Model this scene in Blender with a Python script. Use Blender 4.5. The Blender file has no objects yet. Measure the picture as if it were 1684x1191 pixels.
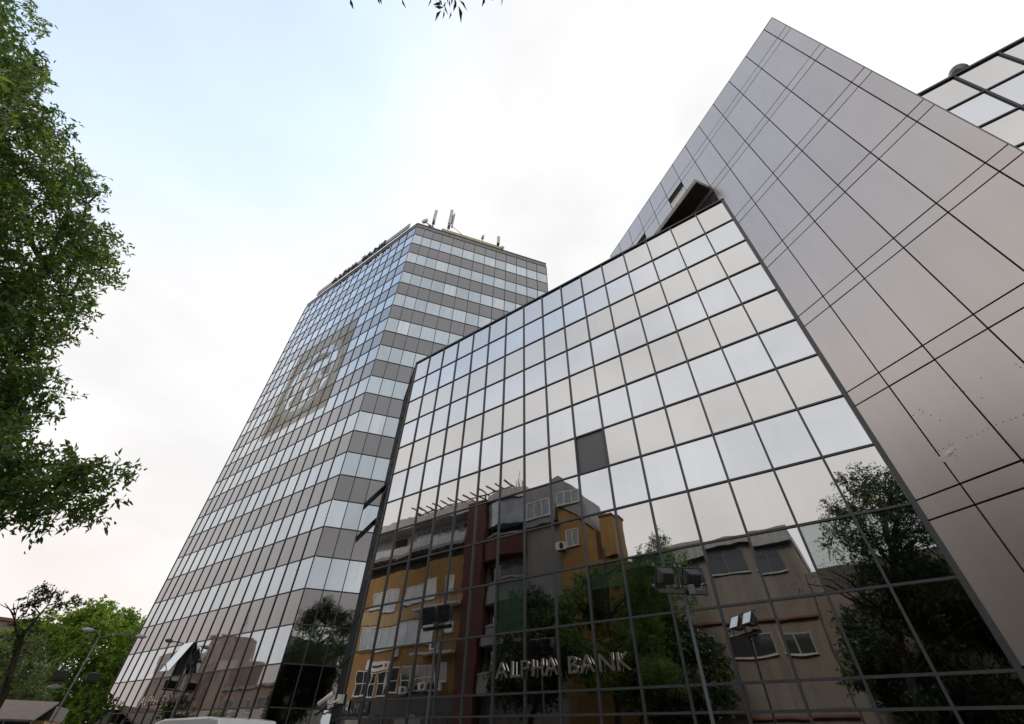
import bpy, bmesh, math, random
import numpy as np
from mathutils import Vector, Matrix

SC = bpy.context.scene
COL = SC.collection
random.seed(7)
RNG = np.random.default_rng(11)
V3 = lambda *a: np.array(a, float)

# ------------------------------------------------------------------ camera
CAM = V3(0, 0, 1.6)
FPX, PITCH, ROLL = 704.945, math.radians(41.8827), math.radians(-1.2415)
_up = V3(0, -math.sin(PITCH), math.cos(PITCH))
FW = V3(0, math.cos(PITCH), math.sin(PITCH))
RT = V3(1, 0, 0) * math.cos(ROLL) - _up * math.sin(ROLL)
UP = V3(1, 0, 0) * math.sin(ROLL) + _up * math.cos(ROLL)
cd = bpy.data.cameras.new('camera')
cd.sensor_fit = 'HORIZONTAL'
cd.sensor_width = 36
cd.lens = FPX / 1684 * 36
cd.clip_start, cd.clip_end = 0.05, 5000
cam = bpy.data.objects.new('camera', cd)
COL.objects.link(cam)
cam.matrix_world = Matrix(((RT[0], UP[0], -FW[0], CAM[0]), (RT[1], UP[1], -FW[1], CAM[1]), (RT[2], UP[2], -FW[2], CAM[2]), (0, 0, 0, 1)))
SC.camera = cam

# ------------------------------------------------------------------ sky and sun
SUN_AZ, SUN_EL = 30, 48          # degrees clockwise from +Y, above the horizon
def azel(az, el):
    a, e = math.radians(az), math.radians(el)
    return V3(math.sin(a) * math.cos(e), math.cos(a) * math.cos(e), math.sin(e))
W = bpy.data.worlds.new('World')
SC.world = W
W.use_nodes = True
nt = W.node_tree
nt.nodes.clear()
def N(t, **k):
    n = nt.nodes.new(t)
    for a, b in k.items(): setattr(n, a, b)
    return n
out = N('ShaderNodeOutputWorld'); bg = N('ShaderNodeBackground')
bg.inputs['Strength'].default_value = 0.1
sky = N('ShaderNodeTexSky', sky_type='NISHITA', sun_disc=False, sun_elevation=math.radians(SUN_EL), sun_rotation=math.radians(SUN_AZ))
sky.dust_density = 2.0
tc = N('ShaderNodeTexCoord')
sx = N('ShaderNodeSeparateXYZ')
nt.links.new(tc.outputs['Generated'], sx.inputs[0])
warm = N('ShaderNodeMapRange', interpolation_type='SMOOTHSTEP')
for i, v in zip((1, 2, 3, 4), (0.02, 0.45, 0, 1)): warm.inputs[i].default_value = v
nt.links.new(sx.outputs[2], warm.inputs[0])
veil = N('ShaderNodeMix', data_type='RGBA')           # overcast veil, warmer low down
veil.inputs['A'].default_value = (10.2, 9.3, 8.85, 1)
veil.inputs['B'].default_value = (10.6, 10.5, 10.5, 1)
nt.links.new(warm.outputs[0], veil.inputs['Factor'])
noise = N('ShaderNodeTexNoise'); noise.inputs['Scale'].default_value = 2.6; noise.inputs['Detail'].default_value = 5
mp = N('ShaderNodeMapping'); mp.inputs['Scale'].default_value = (1, 1, 2.2)
nt.links.new(tc.outputs['Generated'], mp.inputs[0]); nt.links.new(mp.outputs[0], noise.inputs['Vector'])
cl = N('ShaderNodeMapRange')
for i, v in zip((1, 2, 3, 4), (0.3, 0.72, 1.05, 0.86)): cl.inputs[i].default_value = v
nt.links.new(noise.outputs['Fac'], cl.inputs[0])
vm = N('ShaderNodeMix', data_type='RGBA', blend_type='MULTIPLY'); vm.inputs['Factor'].default_value = 1
nt.links.new(veil.outputs['Result'], vm.inputs['A']); nt.links.new(cl.outputs[0], vm.inputs['B'])
clear = N('ShaderNodeVectorMath', operation='DOT_PRODUCT')   # the veil thins towards the high western sky
clear.inputs[1].default_value = tuple(azel(-82, 60))
nt.links.new(tc.outputs['Generated'], clear.inputs[0])
th = N('ShaderNodeMapRange', interpolation_type='SMOOTHSTEP')
for i, v in zip((1, 2, 3, 4), (0.85, 0.99, 0.0, 0.50)): th.inputs[i].default_value = v
nt.links.new(clear.outputs['Value'], th.inputs[0])
sk2 = N('ShaderNodeMix', data_type='RGBA', blend_type='MULTIPLY'); sk2.inputs['Factor'].default_value = 1
sk2.inputs['B'].default_value = (3.5, 4.35, 4.35, 1)
nt.links.new(sky.outputs[0], sk2.inputs['A'])
mx = N('ShaderNodeMix', data_type='RGBA')
nt.links.new(th.outputs[0], mx.inputs['Factor']); nt.links.new(vm.outputs['Result'], mx.inputs['A']); nt.links.new(sk2.outputs['Result'], mx.inputs['B'])
nt.links.new(mx.outputs['Result'], bg.inputs['Color']); nt.links.new(bg.outputs[0], out.inputs[0])

sd = bpy.data.lights.new('sun', 'SUN'); sd.energy = 1.5; sd.angle = math.radians(14); sd.color = (1, .95, .88)
sun = bpy.data.objects.new('sun', sd); COL.objects.link(sun)
sun.rotation_euler = Vector(-azel(SUN_AZ, SUN_EL)).to_track_quat('-Z', 'Y').to_euler()
SC.view_settings.view_transform = 'Standard'; SC.view_settings.look = 'None'
SC.view_settings.exposure = 0.0; SC.view_settings.gamma = 1.0; SC.view_settings.use_curve_mapping = False
SC.render.engine = 'CYCLES'
SC.cycles.max_bounces = 8; SC.cycles.glossy_bounces = 5; SC.cycles.diffuse_bounces = 3; SC.cycles.transparent_max_bounces = 8
SC.cycles.use_denoising = True
SC.cycles.caustics_reflective = False

# ------------------------------------------------------------------ materials
MATS = {}
def mat(name, col=(.5, .5, .5), rough=.6, metal=0., var=0., nscale=3., bump=0., bscale=20., spec=.5, rnd=0., grime=0., tint=None, trans=None, ior=None, coat=0., cior=1.5):
    """plain procedural surface: base colour broken up by noise, optional fine relief, optional per-object variation"""
    m = bpy.data.materials.new(name); m.use_nodes = True
    t = m.node_tree; b = t.nodes['Principled BSDF']
    b.inputs['Roughness'].default_value = rough; b.inputs['Metallic'].default_value = metal
    b.inputs['Specular IOR Level'].default_value = spec
    if ior: b.inputs['IOR'].default_value = ior
    if coat: b.inputs['Coat Weight'].default_value = coat; b.inputs['Coat Roughness'].default_value = .02; b.inputs['Coat IOR'].default_value = cior
    if tint: b.inputs['Specular Tint'].default_value = (*tint, 1)
    geo = t.nodes.new('ShaderNodeNewGeometry')
    base = t.nodes.new('ShaderNodeRGB'); base.outputs[0].default_value = (*col, 1)
    src = base.outputs[0]
    def mul(src, fac_out):
        mm = t.nodes.new('ShaderNodeMix'); mm.data_type = 'RGBA'; mm.blend_type = 'MULTIPLY'; mm.inputs['Factor'].default_value = 1
        t.links.new(src, mm.inputs['A']); t.links.new(fac_out, mm.inputs['B']); return mm.outputs['Result']
    if var:
        nz = t.nodes.new('ShaderNodeTexNoise'); nz.inputs['Scale'].default_value = nscale; nz.inputs['Detail'].default_value = 6
        t.links.new(geo.outputs['Position'], nz.inputs['Vector'])
        mr = t.nodes.new('ShaderNodeMapRange')
        for i, v in zip((1, 2, 3, 4), (.25, .75, 1 - var, 1 + var)): mr.inputs[i].default_value = v
        t.links.new(nz.outputs['Fac'], mr.inputs[0]); src = mul(src, mr.outputs[0])
    if rnd:
        oi = t.nodes.new('ShaderNodeObjectInfo'); mr = t.nodes.new('ShaderNodeMapRange')
        for i, v in zip((1, 2, 3, 4), (0, 1, 1 - rnd, 1 + rnd)): mr.inputs[i].default_value = v
        t.links.new(oi.outputs['Random'], mr.inputs[0]); src = mul(src, mr.outputs[0])
    if grime:
        mpn = t.nodes.new('ShaderNodeMapping'); mpn.inputs['Scale'].default_value = (1.6, 1.6, .12)
        nz = t.nodes.new('ShaderNodeTexNoise'); nz.inputs['Scale'].default_value = 2.2; nz.inputs['Detail'].default_value = 5
        t.links.new(geo.outputs['Position'], mpn.inputs[0]); t.links.new(mpn.outputs[0], nz.inputs['Vector'])
        mr = t.nodes.new('ShaderNodeMapRange')
        for i, v in zip((1, 2, 3, 4), (.4, .75, 1, 1 - grime)): mr.inputs[i].default_value = v
        t.links.new(nz.outputs['Fac'], mr.inputs[0]); src = mul(src, mr.outputs[0])
    t.links.new(src, b.inputs['Base Color'])
    if bump:
        nz = t.nodes.new('ShaderNodeTexNoise'); nz.inputs['Scale'].default_value = bscale; nz.inputs['Detail'].default_value = 2
        t.links.new(geo.outputs['Position'], nz.inputs['Vector'])
        bp = t.nodes.new('ShaderNodeBump'); bp.inputs['Strength'].default_value = 1; bp.inputs['Distance'].default_value = bump
        t.links.new(nz.outputs['Fac'], bp.inputs['Height']); t.links.new(bp.outputs[0], b.inputs['Normal']); t.links.new(bp.outputs[0], b.inputs['Coat Normal'])
    if trans:                                       # let part of the light straight through (thin film, clear glass)
        o = t.nodes['Material Output']; tr = t.nodes.new('ShaderNodeBsdfTransparent'); tr.inputs[0].default_value = (*trans[1], 1)
        ms = t.nodes.new('ShaderNodeMixShader'); ms.inputs[0].default_value = trans[0]
        t.links.new(b.outputs[0], ms.inputs[1]); t.links.new(tr.outputs[0], ms.inputs[2]); t.links.new(ms.outputs[0], o.inputs[0])
    MATS[name] = m
    return m

def leaf_mat(name, c1, c2, tr=.35):
    m = bpy.data.materials.new(name); m.use_nodes = True
    t = m.node_tree; b = t.nodes['Principled BSDF']; o = t.nodes['Material Output']
    b.inputs['Roughness'].default_value = .42; b.inputs['Specular IOR Level'].default_value = .45
    at = t.nodes.new('ShaderNodeAttribute'); at.attribute_name = 'tone'; at.attribute_type = 'GEOMETRY'
    mm = t.nodes.new('ShaderNodeMix'); mm.data_type = 'RGBA'
    mm.inputs['A'].default_value = (*c1, 1); mm.inputs['B'].default_value = (*c2, 1)
    t.links.new(at.outputs['Fac'], mm.inputs['Factor']); t.links.new(mm.outputs['Result'], b.inputs['Base Color'])
    tl = t.nodes.new('ShaderNodeBsdfTranslucent')
    br = t.nodes.new('ShaderNodeMix'); br.data_type = 'RGBA'; br.blend_type = 'MULTIPLY'; br.inputs['Factor'].default_value = 1
    br.inputs['B'].default_value = (2.0, 2.1, 1.0, 1)
    t.links.new(mm.outputs['Result'], br.inputs['A']); t.links.new(br.outputs['Result'], tl.inputs[0])
    ms = t.nodes.new('ShaderNodeMixShader'); ms.inputs[0].default_value = tr
    t.links.new(b.outputs[0], ms.inputs[1]); t.links.new(tl.outputs[0], ms.inputs[2]); t.links.new(ms.outputs[0], o.inputs[0])
    MATS[name] = m

WAVE = dict(bump=.0042, bscale=.7)
mat('wing_spandrel', (.572, .562, .55), .015, 1, rnd=.03, grime=.025, **WAVE)
mat('wing_window', (.585, .602, .63), .015, 1, var=.055, nscale=.4, rnd=.04, grime=.03, **WAVE)
mat('tower_spandrel', (.108, .105, .112), .03, 1, rnd=.10, grime=.08, coat=1., cior=1.75, **WAVE)
mat('tower_window', (.315, .375, .42), .02, 1, var=.05, nscale=.4, rnd=.10, grime=.12, coat=1., cior=1.75, **WAVE)
mat('tower_window_pale', (.40, .455, .49), .03, 1, rnd=.08, grime=.2, coat=1., cior=1.75, **WAVE)
mat('clear_glass', (.52, .55, .55), .015, 1, rnd=.03, trans=(.52, (.8, .9, .83)), **WAVE)
mat('blind', (.66, .80, .72), .8, var=.15, nscale=2)
mat('olive_blind', (.45, .43, .30), .8, var=.2, nscale=1.5)
mat('grey_board', (.115, .115, .12), .45, var=.08, nscale=2)
mat('core', (.012, .012, .013), .9, var=.1)
mat('mullion', (.06, .063, .066), .45, var=.12, nscale=6, grime=.2)
mat('tower_mullion', (.05, .05, .053), .5, var=.12, nscale=6, grime=.2)
mat('coping', (.03, .03, .032), .5, var=.1)
mat('tower_cap', (.20, .20, .205), .5, metal=.3, var=.12, nscale=2, grime=.2)
mat('clad', (.505, .448, .412), .31, .82, var=.03, nscale=.6, rnd=.035, bump=.002, bscale=.35, grime=.05)
mat('clad_edge', (.16, .14, .137), .4, .3, var=.1)
mat('joint', (.02, .017, .016), .8, var=.1)
mat('concrete', (.36, .34, .31), .9, var=.25, nscale=6, bump=.01, bscale=18, grime=.3)
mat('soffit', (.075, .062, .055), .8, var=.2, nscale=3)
mat('white_frame', (.75, .74, .71), .4, var=.05, grime=.1)
mat('film', (.33, .315, .29), .6, var=.05, trans=(.81, (.94, .92, .88)))
mat('film_light', (.60, .59, .55), .5, var=.05, trans=(.58, (.95, .95, .92)))
mat('chrome', (.55, .52, .46), .15, 1, var=.05)
mat('letter_face', (.30, .275, .22), .32, .65, var=.08)
mat('sign_board', (.33, .33, .34), .55, var=.12, nscale=2, grime=.2)
mat('roof_yellow', (.48, .44, .22), .7, var=.1, grime=.15)
mat('antenna_white', (.55, .56, .57), .45, var=.05)
mat('galvanised', (.20, .20, .205), .5, .5, var=.15, nscale=8)
mat('black_metal', (.018, .018, .02), .45, var=.1)
mat('pole_grey', (.11, .115, .118), .5, .2, var=.15, nscale=5)
mat('lens', (.62, .64, .66), .05, 1, var=.03)
mat('white_plastic', (.72, .70, .67), .4, var=.06)
mat('yellow_paper', (.75, .55, .03), .6, var=.05)
mat('black_print', (.02, .02, .02), .6, var=.05)
mat('van_paint', (.80, .80, .80), .25, var=.02, coat=.6)
mat('dark_glass', (.02, .024, .026), .04, spec=.8, var=.05)
mat('rubber', (.02, .02, .02), .8, var=.1)
mat('red_paint', (.35, .04, .04), .4, var=.05)
mat('orange_render', (.31, .175, .06), .85, var=.12, nscale=1.2, bump=.004, bscale=30, grime=.18)
mat('cream_render', (.42, .30, .14), .85, var=.1, nscale=1.2, grime=.15)
mat('white_render', (.55, .53, .50), .85, var=.1, nscale=1, grime=.2)
mat('grey_render', (.27, .26, .25), .85, var=.12, nscale=1, bump=.004, bscale=30, grime=.2)
mat('red_brown_render', (.10, .032, .026), .8, var=.12, nscale=1.5, grime=.15)
mat('shop_dark', (.05, .048, .047), .6, var=.15)
mat('pvc', (.62, .62, .61), .35, var=.04)
mat('curtain_glass', (.34, .36, .37), .12, .25, var=.25, nscale=1.1)
mat('house_glass', (.035, .04, .045), .05, spec=.9, var=.2)
mat('timber', (.10, .065, .04), .8, var=.25, nscale=8)
mat('beige_render', (.215, .18, .15), .9, var=.14, nscale=.8, bump=.005, bscale=22, grime=.25)
mat('pale_band', (.36, .345, .33), .85, var=.1, grime=.25)
mat('stone_pink', (.38, .29, .245), .9, var=.14, nscale=.4, grime=.2)
mat('roof_tile', (.16, .075, .055), .85, var=.2, nscale=2)
mat('awning', (.15, .115, .095), .8, var=.12, nscale=2)
mat('bark', (.05, .042, .034), .95, var=.35, nscale=9, bump=.02, bscale=25)
mat('pale_bark', (.15, .13, .11), .9, var=.3, nscale=9, bump=.01, bscale=25)
mat('asphalt', (.05, .05, .052), .9, var=.2, nscale=1.5, bump=.004, bscale=90)
mat('paving', (.20, .19, .18), .85, var=.2, nscale=1.2, bump=.003, bscale=60)
mat('kerb', (.28, .27, .26), .85, var=.2, nscale=3)
mat('soil', (.07, .06, .04), .95, var=.3, nscale=.5)
leaf_mat('ash_leaf', (.050, .112, .046), (.15, .195, .055), .5)
leaf_mat('street_leaf', (.020, .044, .016), (.048, .072, .020), .25)
leaf_mat('plane_leaf', (.05, .11, .014), (.17, .235, .03), .45)
leaf_mat('young_leaf', (.085, .15, .02), (.15, .21, .03), .42)
leaf_mat('olive_leaf', (.035, .055, .02), (.075, .10, .03), .34)
leaf_mat('fir_leaf', (.012, .03, .012), (.025, .05, .018), .15)

# ------------------------------------------------------------------ object helpers
def tag(o, label=None, cat=None, group=None, kind=None):
    for k, v in (('label', label), ('category', cat), ('group', group), ('kind', kind)):
        if v: o[k] = v
    return o
def empty(name, loc, label, cat, group=None):
    o = bpy.data.objects.new(name, None); COL.objects.link(o)
    o.location = tuple(float(c) for c in loc); o.empty_display_size = .3
    return tag(o, label, cat, group)
def link(name, me, parent=None):
    o = bpy.data.objects.new(name, me); COL.objects.link(o)
    if parent is not None:
        o.parent = parent
        p, q = parent, Vector((0, 0, 0))
        while p is not None:
            q = q + p.location if p.type == 'EMPTY' else q
            p = p.parent
        o.matrix_parent_inverse = Matrix.Translation(-q)
        if parent.type != 'EMPTY': o.matrix_parent_inverse = parent_world(parent).inverted()
    return o
def parent_world(o):
    m = o.matrix_basis.copy()
    if o.parent is not None: m = parent_world(o.parent) @ o.matrix_parent_inverse @ m
    return m
UNIT = {}
def unit_box(m):
    if m not in UNIT:
        bm = bmesh.new(); bmesh.ops.create_cube(bm, size=1)
        me = bpy.data.meshes.new('box_' + m); bm.to_mesh(me); bm.free()
        me.materials.append(MATS[m]); UNIT[m] = me
    return UNIT[m]
class Plane:
    """upright reference plane: s along d, e outwards along o, z up (metres)"""
    def __init__(s, P0, d, o=None):
        s.P0 = V3(P0[0], P0[1], 0); s.d = V3(d[0], d[1], 0) / math.hypot(d[0], d[1])
        s.o = V3(-s.d[1], s.d[0], 0) if o is None else V3(o[0], o[1], 0) / math.hypot(o[0], o[1])
        s.rz = math.atan2(s.d[1], s.d[0])
    def at(s, a, e, z): return s.P0 + s.d * a + s.o * e + V3(0, 0, z)
    def box(s, name, parent, m, a, e, z, tilt=0.):
        c = s.at((a[0] + a[1]) / 2, (e[0] + e[1]) / 2, (z[0] + z[1]) / 2)
        o = link(name, unit_box(m), parent)
        o.location = tuple(c)
        o.rotation_euler = (random.gauss(0, tilt), 0, s.rz + random.gauss(0, tilt))
        o.scale = (abs(a[1] - a[0]), abs(e[1] - e[0]), abs(z[1] - z[0]))
        return o
class MB:
    """collects shapes into one mesh"""
    def __init__(s): s.v, s.f = [], []
    def add(s, vs, fs):
        n = len(s.v); s.v += [tuple(map(float, v)) for v in vs]; s.f += [tuple(i + n for i in f) for f in fs]; return s
    def hexa(s, p): return s.add(p, [(0, 3, 2, 1), (4, 5, 6, 7), (0, 1, 5, 4), (1, 2, 6, 5), (2, 3, 7, 6), (3, 0, 4, 7)])
    def box(s, P, a, e, z):
        return s.hexa([P.at(a[i], e[j], z[k]) for k in (0, 1) for i, j in ((0, 0), (1, 0), (1, 1), (0, 1))])
    def prism(s, pts, z0, z1):
        n = len(pts)
        vs = [(p[0], p[1], z0) for p in pts] + [(p[0], p[1], z1) for p in pts]
        return s.add(vs, [tuple(range(n))[::-1], tuple(range(n, 2 * n))] + [(i, (i + 1) % n, n + (i + 1) % n, n + i) for i in range(n)])
    def extrude(s, P, pts, e0, e1):
        """polygon of (s, z) points swept from e0 to e1"""
        n = len(pts)
        vs = [P.at(a, e0, z) for a, z in pts] + [P.at(a, e1, z) for a, z in pts]
        return s.add(vs, [tuple(range(n))[::-1], tuple(range(n, 2 * n))] + [(i, (i + 1) % n, n + (i + 1) % n, n + i) for i in range(n)])
    def tube(s, pts, radii, k=7, caps=True):
        pts = [V3(*p) for p in pts]
        if not hasattr(radii, '__len__'): radii = [radii] * len(pts)
        rings, ref = [], None
        for i, p in enumerate(pts):
            t = pts[min(i + 1, len(pts) - 1)] - pts[max(i - 1, 0)]; t = t / (np.linalg.norm(t) + 1e-9)
            if ref is None:
                ref = np.cross(t, V3(0, 0, 1) if abs(t[2]) < .9 else V3(1, 0, 0))
            a = ref - t * (ref @ t); a = a / (np.linalg.norm(a) + 1e-9); ref = a; b = np.cross(t, a)
            rings.append([p + radii[i] * (a * math.cos(q) + b * math.sin(q)) for q in [2 * math.pi * j / k for j in range(k)]])
        vs = [v for r in rings for v in r]; fs = []
        for i in range(len(rings) - 1):
            for j in range(k): fs.append((i * k + j, i * k + (j + 1) % k, (i + 1) * k + (j + 1) % k, (i + 1) * k + j))
        if caps: fs += [tuple(range(k))[::-1], tuple(range((len(rings) - 1) * k, len(rings) * k))]
        return s.add(vs, fs)
    def build(s, name, m, parent=None, smooth=False, bevel=0.):
        me = bpy.data.meshes.new(name); me.from_pydata(s.v, [], s.f); me.update()
        bm = bmesh.new(); bm.from_mesh(me); bmesh.ops.recalc_face_normals(bm, faces=bm.faces)
        if bevel: bmesh.ops.bevel(bm, geom=bm.edges[:], offset=bevel, segments=2, affect='EDGES', profile=.6)
        bm.to_mesh(me); bm.free()
        if smooth: me.polygons.foreach_set('use_smooth', [True] * len(me.polygons))
        me.materials.append(MATS[m])
        return link(name, me, parent)
def text_mesh(name, body, size, depth, m, X, Z, P, parent, mback=None, align='LEFT', squeeze=1.):
    c = bpy.data.curves.new('txt', 'FONT'); c.body = body; c.size = size; c.extrude = depth / 2; c.align_x = align; c.resolution_u = 4
    c.bevel_depth = 0
    t = bpy.data.objects.new('txt', c); COL.objects.link(t)
    bpy.context.view_layer.update()
    me = bpy.data.meshes.new_from_object(t.evaluated_get(bpy.context.evaluated_depsgraph_get()))
    xs = [v.co.x for v in me.vertices]; w = max(xs) - min(xs) if xs else 0
    bpy.data.objects.remove(t); bpy.data.curves.remove(c)
    M = Matrix(((X[0] * squeeze, 0, Z[0], P[0]), (X[1] * squeeze, 0, Z[1], P[1]), (0, 1, 0, P[2]), (0, 0, 0, 1)))
    me.transform(M); me.materials.clear(); me.materials.append(MATS[m])
    if mback:
        me.materials.append(MATS[mback])
        for p in me.polygons:
            if abs(p.normal.dot(Vector(Z))) < .5: p.material_index = 1
    return link(name, me, parent), w * squeeze

# ------------------------------------------------------------------ the lie of the land (metres; u = one row of panes)
u = 1.5
def dirv(deg): a = math.radians(deg); return V3(math.sin(a), math.cos(a), 0)
dL = dirv(-53.3); dW = dirv(-21.1); dR = dirv(71.22)
nL = V3(-dL[1], dL[0], 0)                       # out of the glass front, towards the street
L0 = V3(5.938, 5.984, 0) * u; T0 = V3(-6.529, 15.287, 0) * u
ZH = 1.6
PL = Plane(L0, dL, nL)                          # front of the low glass building
PT = Plane(T0, dL, nL)                          # long front of the tower
PR = Plane(T0, dR, V3(dR[1], -dR[0], 0))        # side of the tower
PW = Plane(L0, dW, V3(-dW[1], dW[0], 0))        # brown clad wall
def street(s, e, z=0.): return L0 + dL * s + nL * e + V3(0, 0, z)
def ray(x, y):
    d = FW * FPX + RT * (x - 842) - UP * (y - 595.5); return d / np.linalg.norm(d)
def seen(x, y, r):                              # the point at horizontal distance r in the direction of a pixel
    d = ray(x, y); return CAM + d * (r / math.hypot(d[0], d[1]))
zrow = lambda k: ZH + (0.7 + k) * u             # row lines shared by tower and low building

# ------------------------------------------------------------------ ground
def sheet(name, pts, z, m):
    me = bpy.data.meshes.new(name); me.from_pydata([(p[0], p[1], z) for p in pts], [], [tuple(range(len(pts)))]); me.update()
    me.materials.append(MATS[m]); o = link(name, me); o['kind'] = 'structure'; return o
sheet('ground', [(-2500, -2500), (2500, -2500), (2500, 2500), (-2500, 2500)], -.14, 'soil')
sheet('road', [street(-60, 34), street(-60, 46), street(260, 46), street(260, 34)], -.135, 'asphalt')
q = MB().prism([street(-40, -60), street(-40, 30), street(95, 30), street(95, -60)], -.139, 0).build('pavement', 'paving'); q['kind'] = 'structure'
q = MB().box(Plane(street(0, 30), dL, nL), (-40, 95), (.002, .2), (-.139, .012)).build('kerb', 'kerb'); q['kind'] = 'structure'

# ------------------------------------------------------------------ low glass building
CW = .77 * u
GB = empty('glass_building', street(8 * CW, -2), 'low mirror glass office building with bank letters, between brown wall and tower', 'building')
Q = T0 + dR * 1.73 * u; FL = L0 + dL * 16 * CW
dF = (Q - FL)[:2]; LF = float(np.linalg.norm(dF)); dF = V3(*(dF / LF), 0)
PF = Plane(FL, dF, V3(-dF[1], dF[0], 0))        # left flank
ztop = ZH + 11.77 * u
zl = [ztop] + [zrow(k) + .05 * u for k in range(10, -1, -1)] + [ZH + .42 * u, ZH + .08 * u, ZH - .5 * u, 0.0]
wr = L0 + dW * LF
MB().prism([PL.at(.05, -.3, 0), PL.at(16 * CW - .25, -.3, 0), PF.at(LF, -.3, 0), wr - dL * .0], 0.0, ztop - .15).build('core', 'core', GB)
MB().prism([PL.at(-3.9 * u, -.3, 0), PL.at(-9 * u, -.3, 0), PL.at(-9 * u, -8, 0), PL.at(-3.9 * u, -8, 0)], 0.0, ztop - .15).build('core', 'core', GB)
BLIND = {(9, 9): 1.0, (6, 9): .42, (5, 9): .16, (1, 9): .22, (0, 9): .12}
for i in range(16):
    for j in range(len(zl) - 1):
        a = (i * CW + .012, (i + 1) * CW - .012); z = (zl[j + 1] + .012, zl[j] - .012)
        win = j % 2 == 1
        if (i, j) == (6, 6):
            p = PL.box('spandrel_panel', GB, 'grey_board', a, (-.055, -.02), z); p['label'] = 'plain dark grey board in place of a pane'; continue
        m = 'clear_glass' if (i, j) in BLIND else ('wing_window' if win else 'wing_spandrel')
        PL.box('window_pane' if win else 'spandrel_panel', GB, m, a, (-.03, 0), z, .0026)
        if (i, j) in BLIND:
            PL.box('blind', GB, 'blind', (a[0], a[1]), (-.16, -.14), (z[1] - (z[1] - z[0]) * BLIND[i, j], z[1]))
for i in range(17):
    w = .027 if i else .05
    PL.box('mullion', GB, 'mullion', (i * CW - w, i * CW + w), (-.05, .05), (0, ztop - .03))
for j, z in enumerate(zl[1:-1]):
    PL.box('transom', GB, 'mullion', (.051, 16 * CW - .033), (-.05, .042), (z - .025, z + .025))
PL.box('coping', GB, 'coping', (-.06, 16 * CW + .05), (-.4, .07), (ztop - .03, ztop + .06))
# left flank, seen edge on, with two sashes open
NF = 4; FW_ = LF / NF
OPEN = {(1, 5): 34}
for i in range(NF):
    for j in range(12):
        a = (i * FW_ + .012, (i + 1) * FW_ - .012); z = (zl[j + 1] + .012, zl[j] - .012); win = j % 2 == 1
        m = 'tower_window' if win else 'tower_spandrel'
        if (i, j) in OPEN:
            ang = math.radians(OPEN[i, j]); h = z[1] - z[0]
            mb = MB(); c0, c1 = PF.at(a[0], .08, z[1]), PF.at(a[1], .08, z[1])
            dn = PF.o * math.sin(ang) * h - V3(0, 0, math.cos(ang) * h); th_ = (PF.o * math.cos(ang) + V3(0, 0, math.sin(ang))) * .05
            mb.hexa([c0, c1, c1 + dn, c0 + dn, c0 + th_, c1 + th_, c1 + dn + th_, c0 + dn + th_])
            s = mb.build('open_sash', 'black_metal', GB); s['label'] = 'dark top-hung sash pushed open'
        else:
            PF.box('window_pane' if win else 'spandrel_panel', GB, m, a, (-.03, 0), z, .001)
for i in range(NF + 1): PF.box('mullion', GB, 'mullion', (i * FW_ - .03, i * FW_ + .03) if i else (.06, .11), (-.05, .05), (0, ztop - .03))
for z in zl[1:-1]: PF.box('transom', GB, 'mullion', (.112, LF - .035), (-.05, .042), (z - .03, z + .03))
PF.box('coping', GB, 'coping', (.06, LF), (-.4, .065), (ztop - .025, ztop + .055))
# the same front carries on to the right behind the brown wall
ce = [-3.8, -4.45, -5.235, -6.02, -6.805, -7.59]
for i in range(len(ce) - 1):
    for j in range(6):
        a = (ce[i + 1] * u + .012, ce[i] * u - .012); z = (zl[j + 1] + .012, zl[j] - .012); win = j % 2 == 1
        PL.box('window_pane' if win else 'spandrel_panel', GB, 'wing_window' if win else 'wing_spandrel', a, (-.03, 0), z, .001)
for c in ce[1:]: PL.box('mullion', GB, 'coping', (c * u - .032, c * u + .032), (-.05, .05), (zl[6] - .03, ztop - .03))
for z in zl[1:7]: PL.box('transom', GB, 'coping', (ce[-1] * u - .05, ce[0] * u), (-.05, .042), (z - .03, z + .03))
PL.box('coping', GB, 'coping', (ce[-1] * u - .5, ce[0] * u), (-.4, .07), (ztop - .03, ztop + .06))

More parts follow.
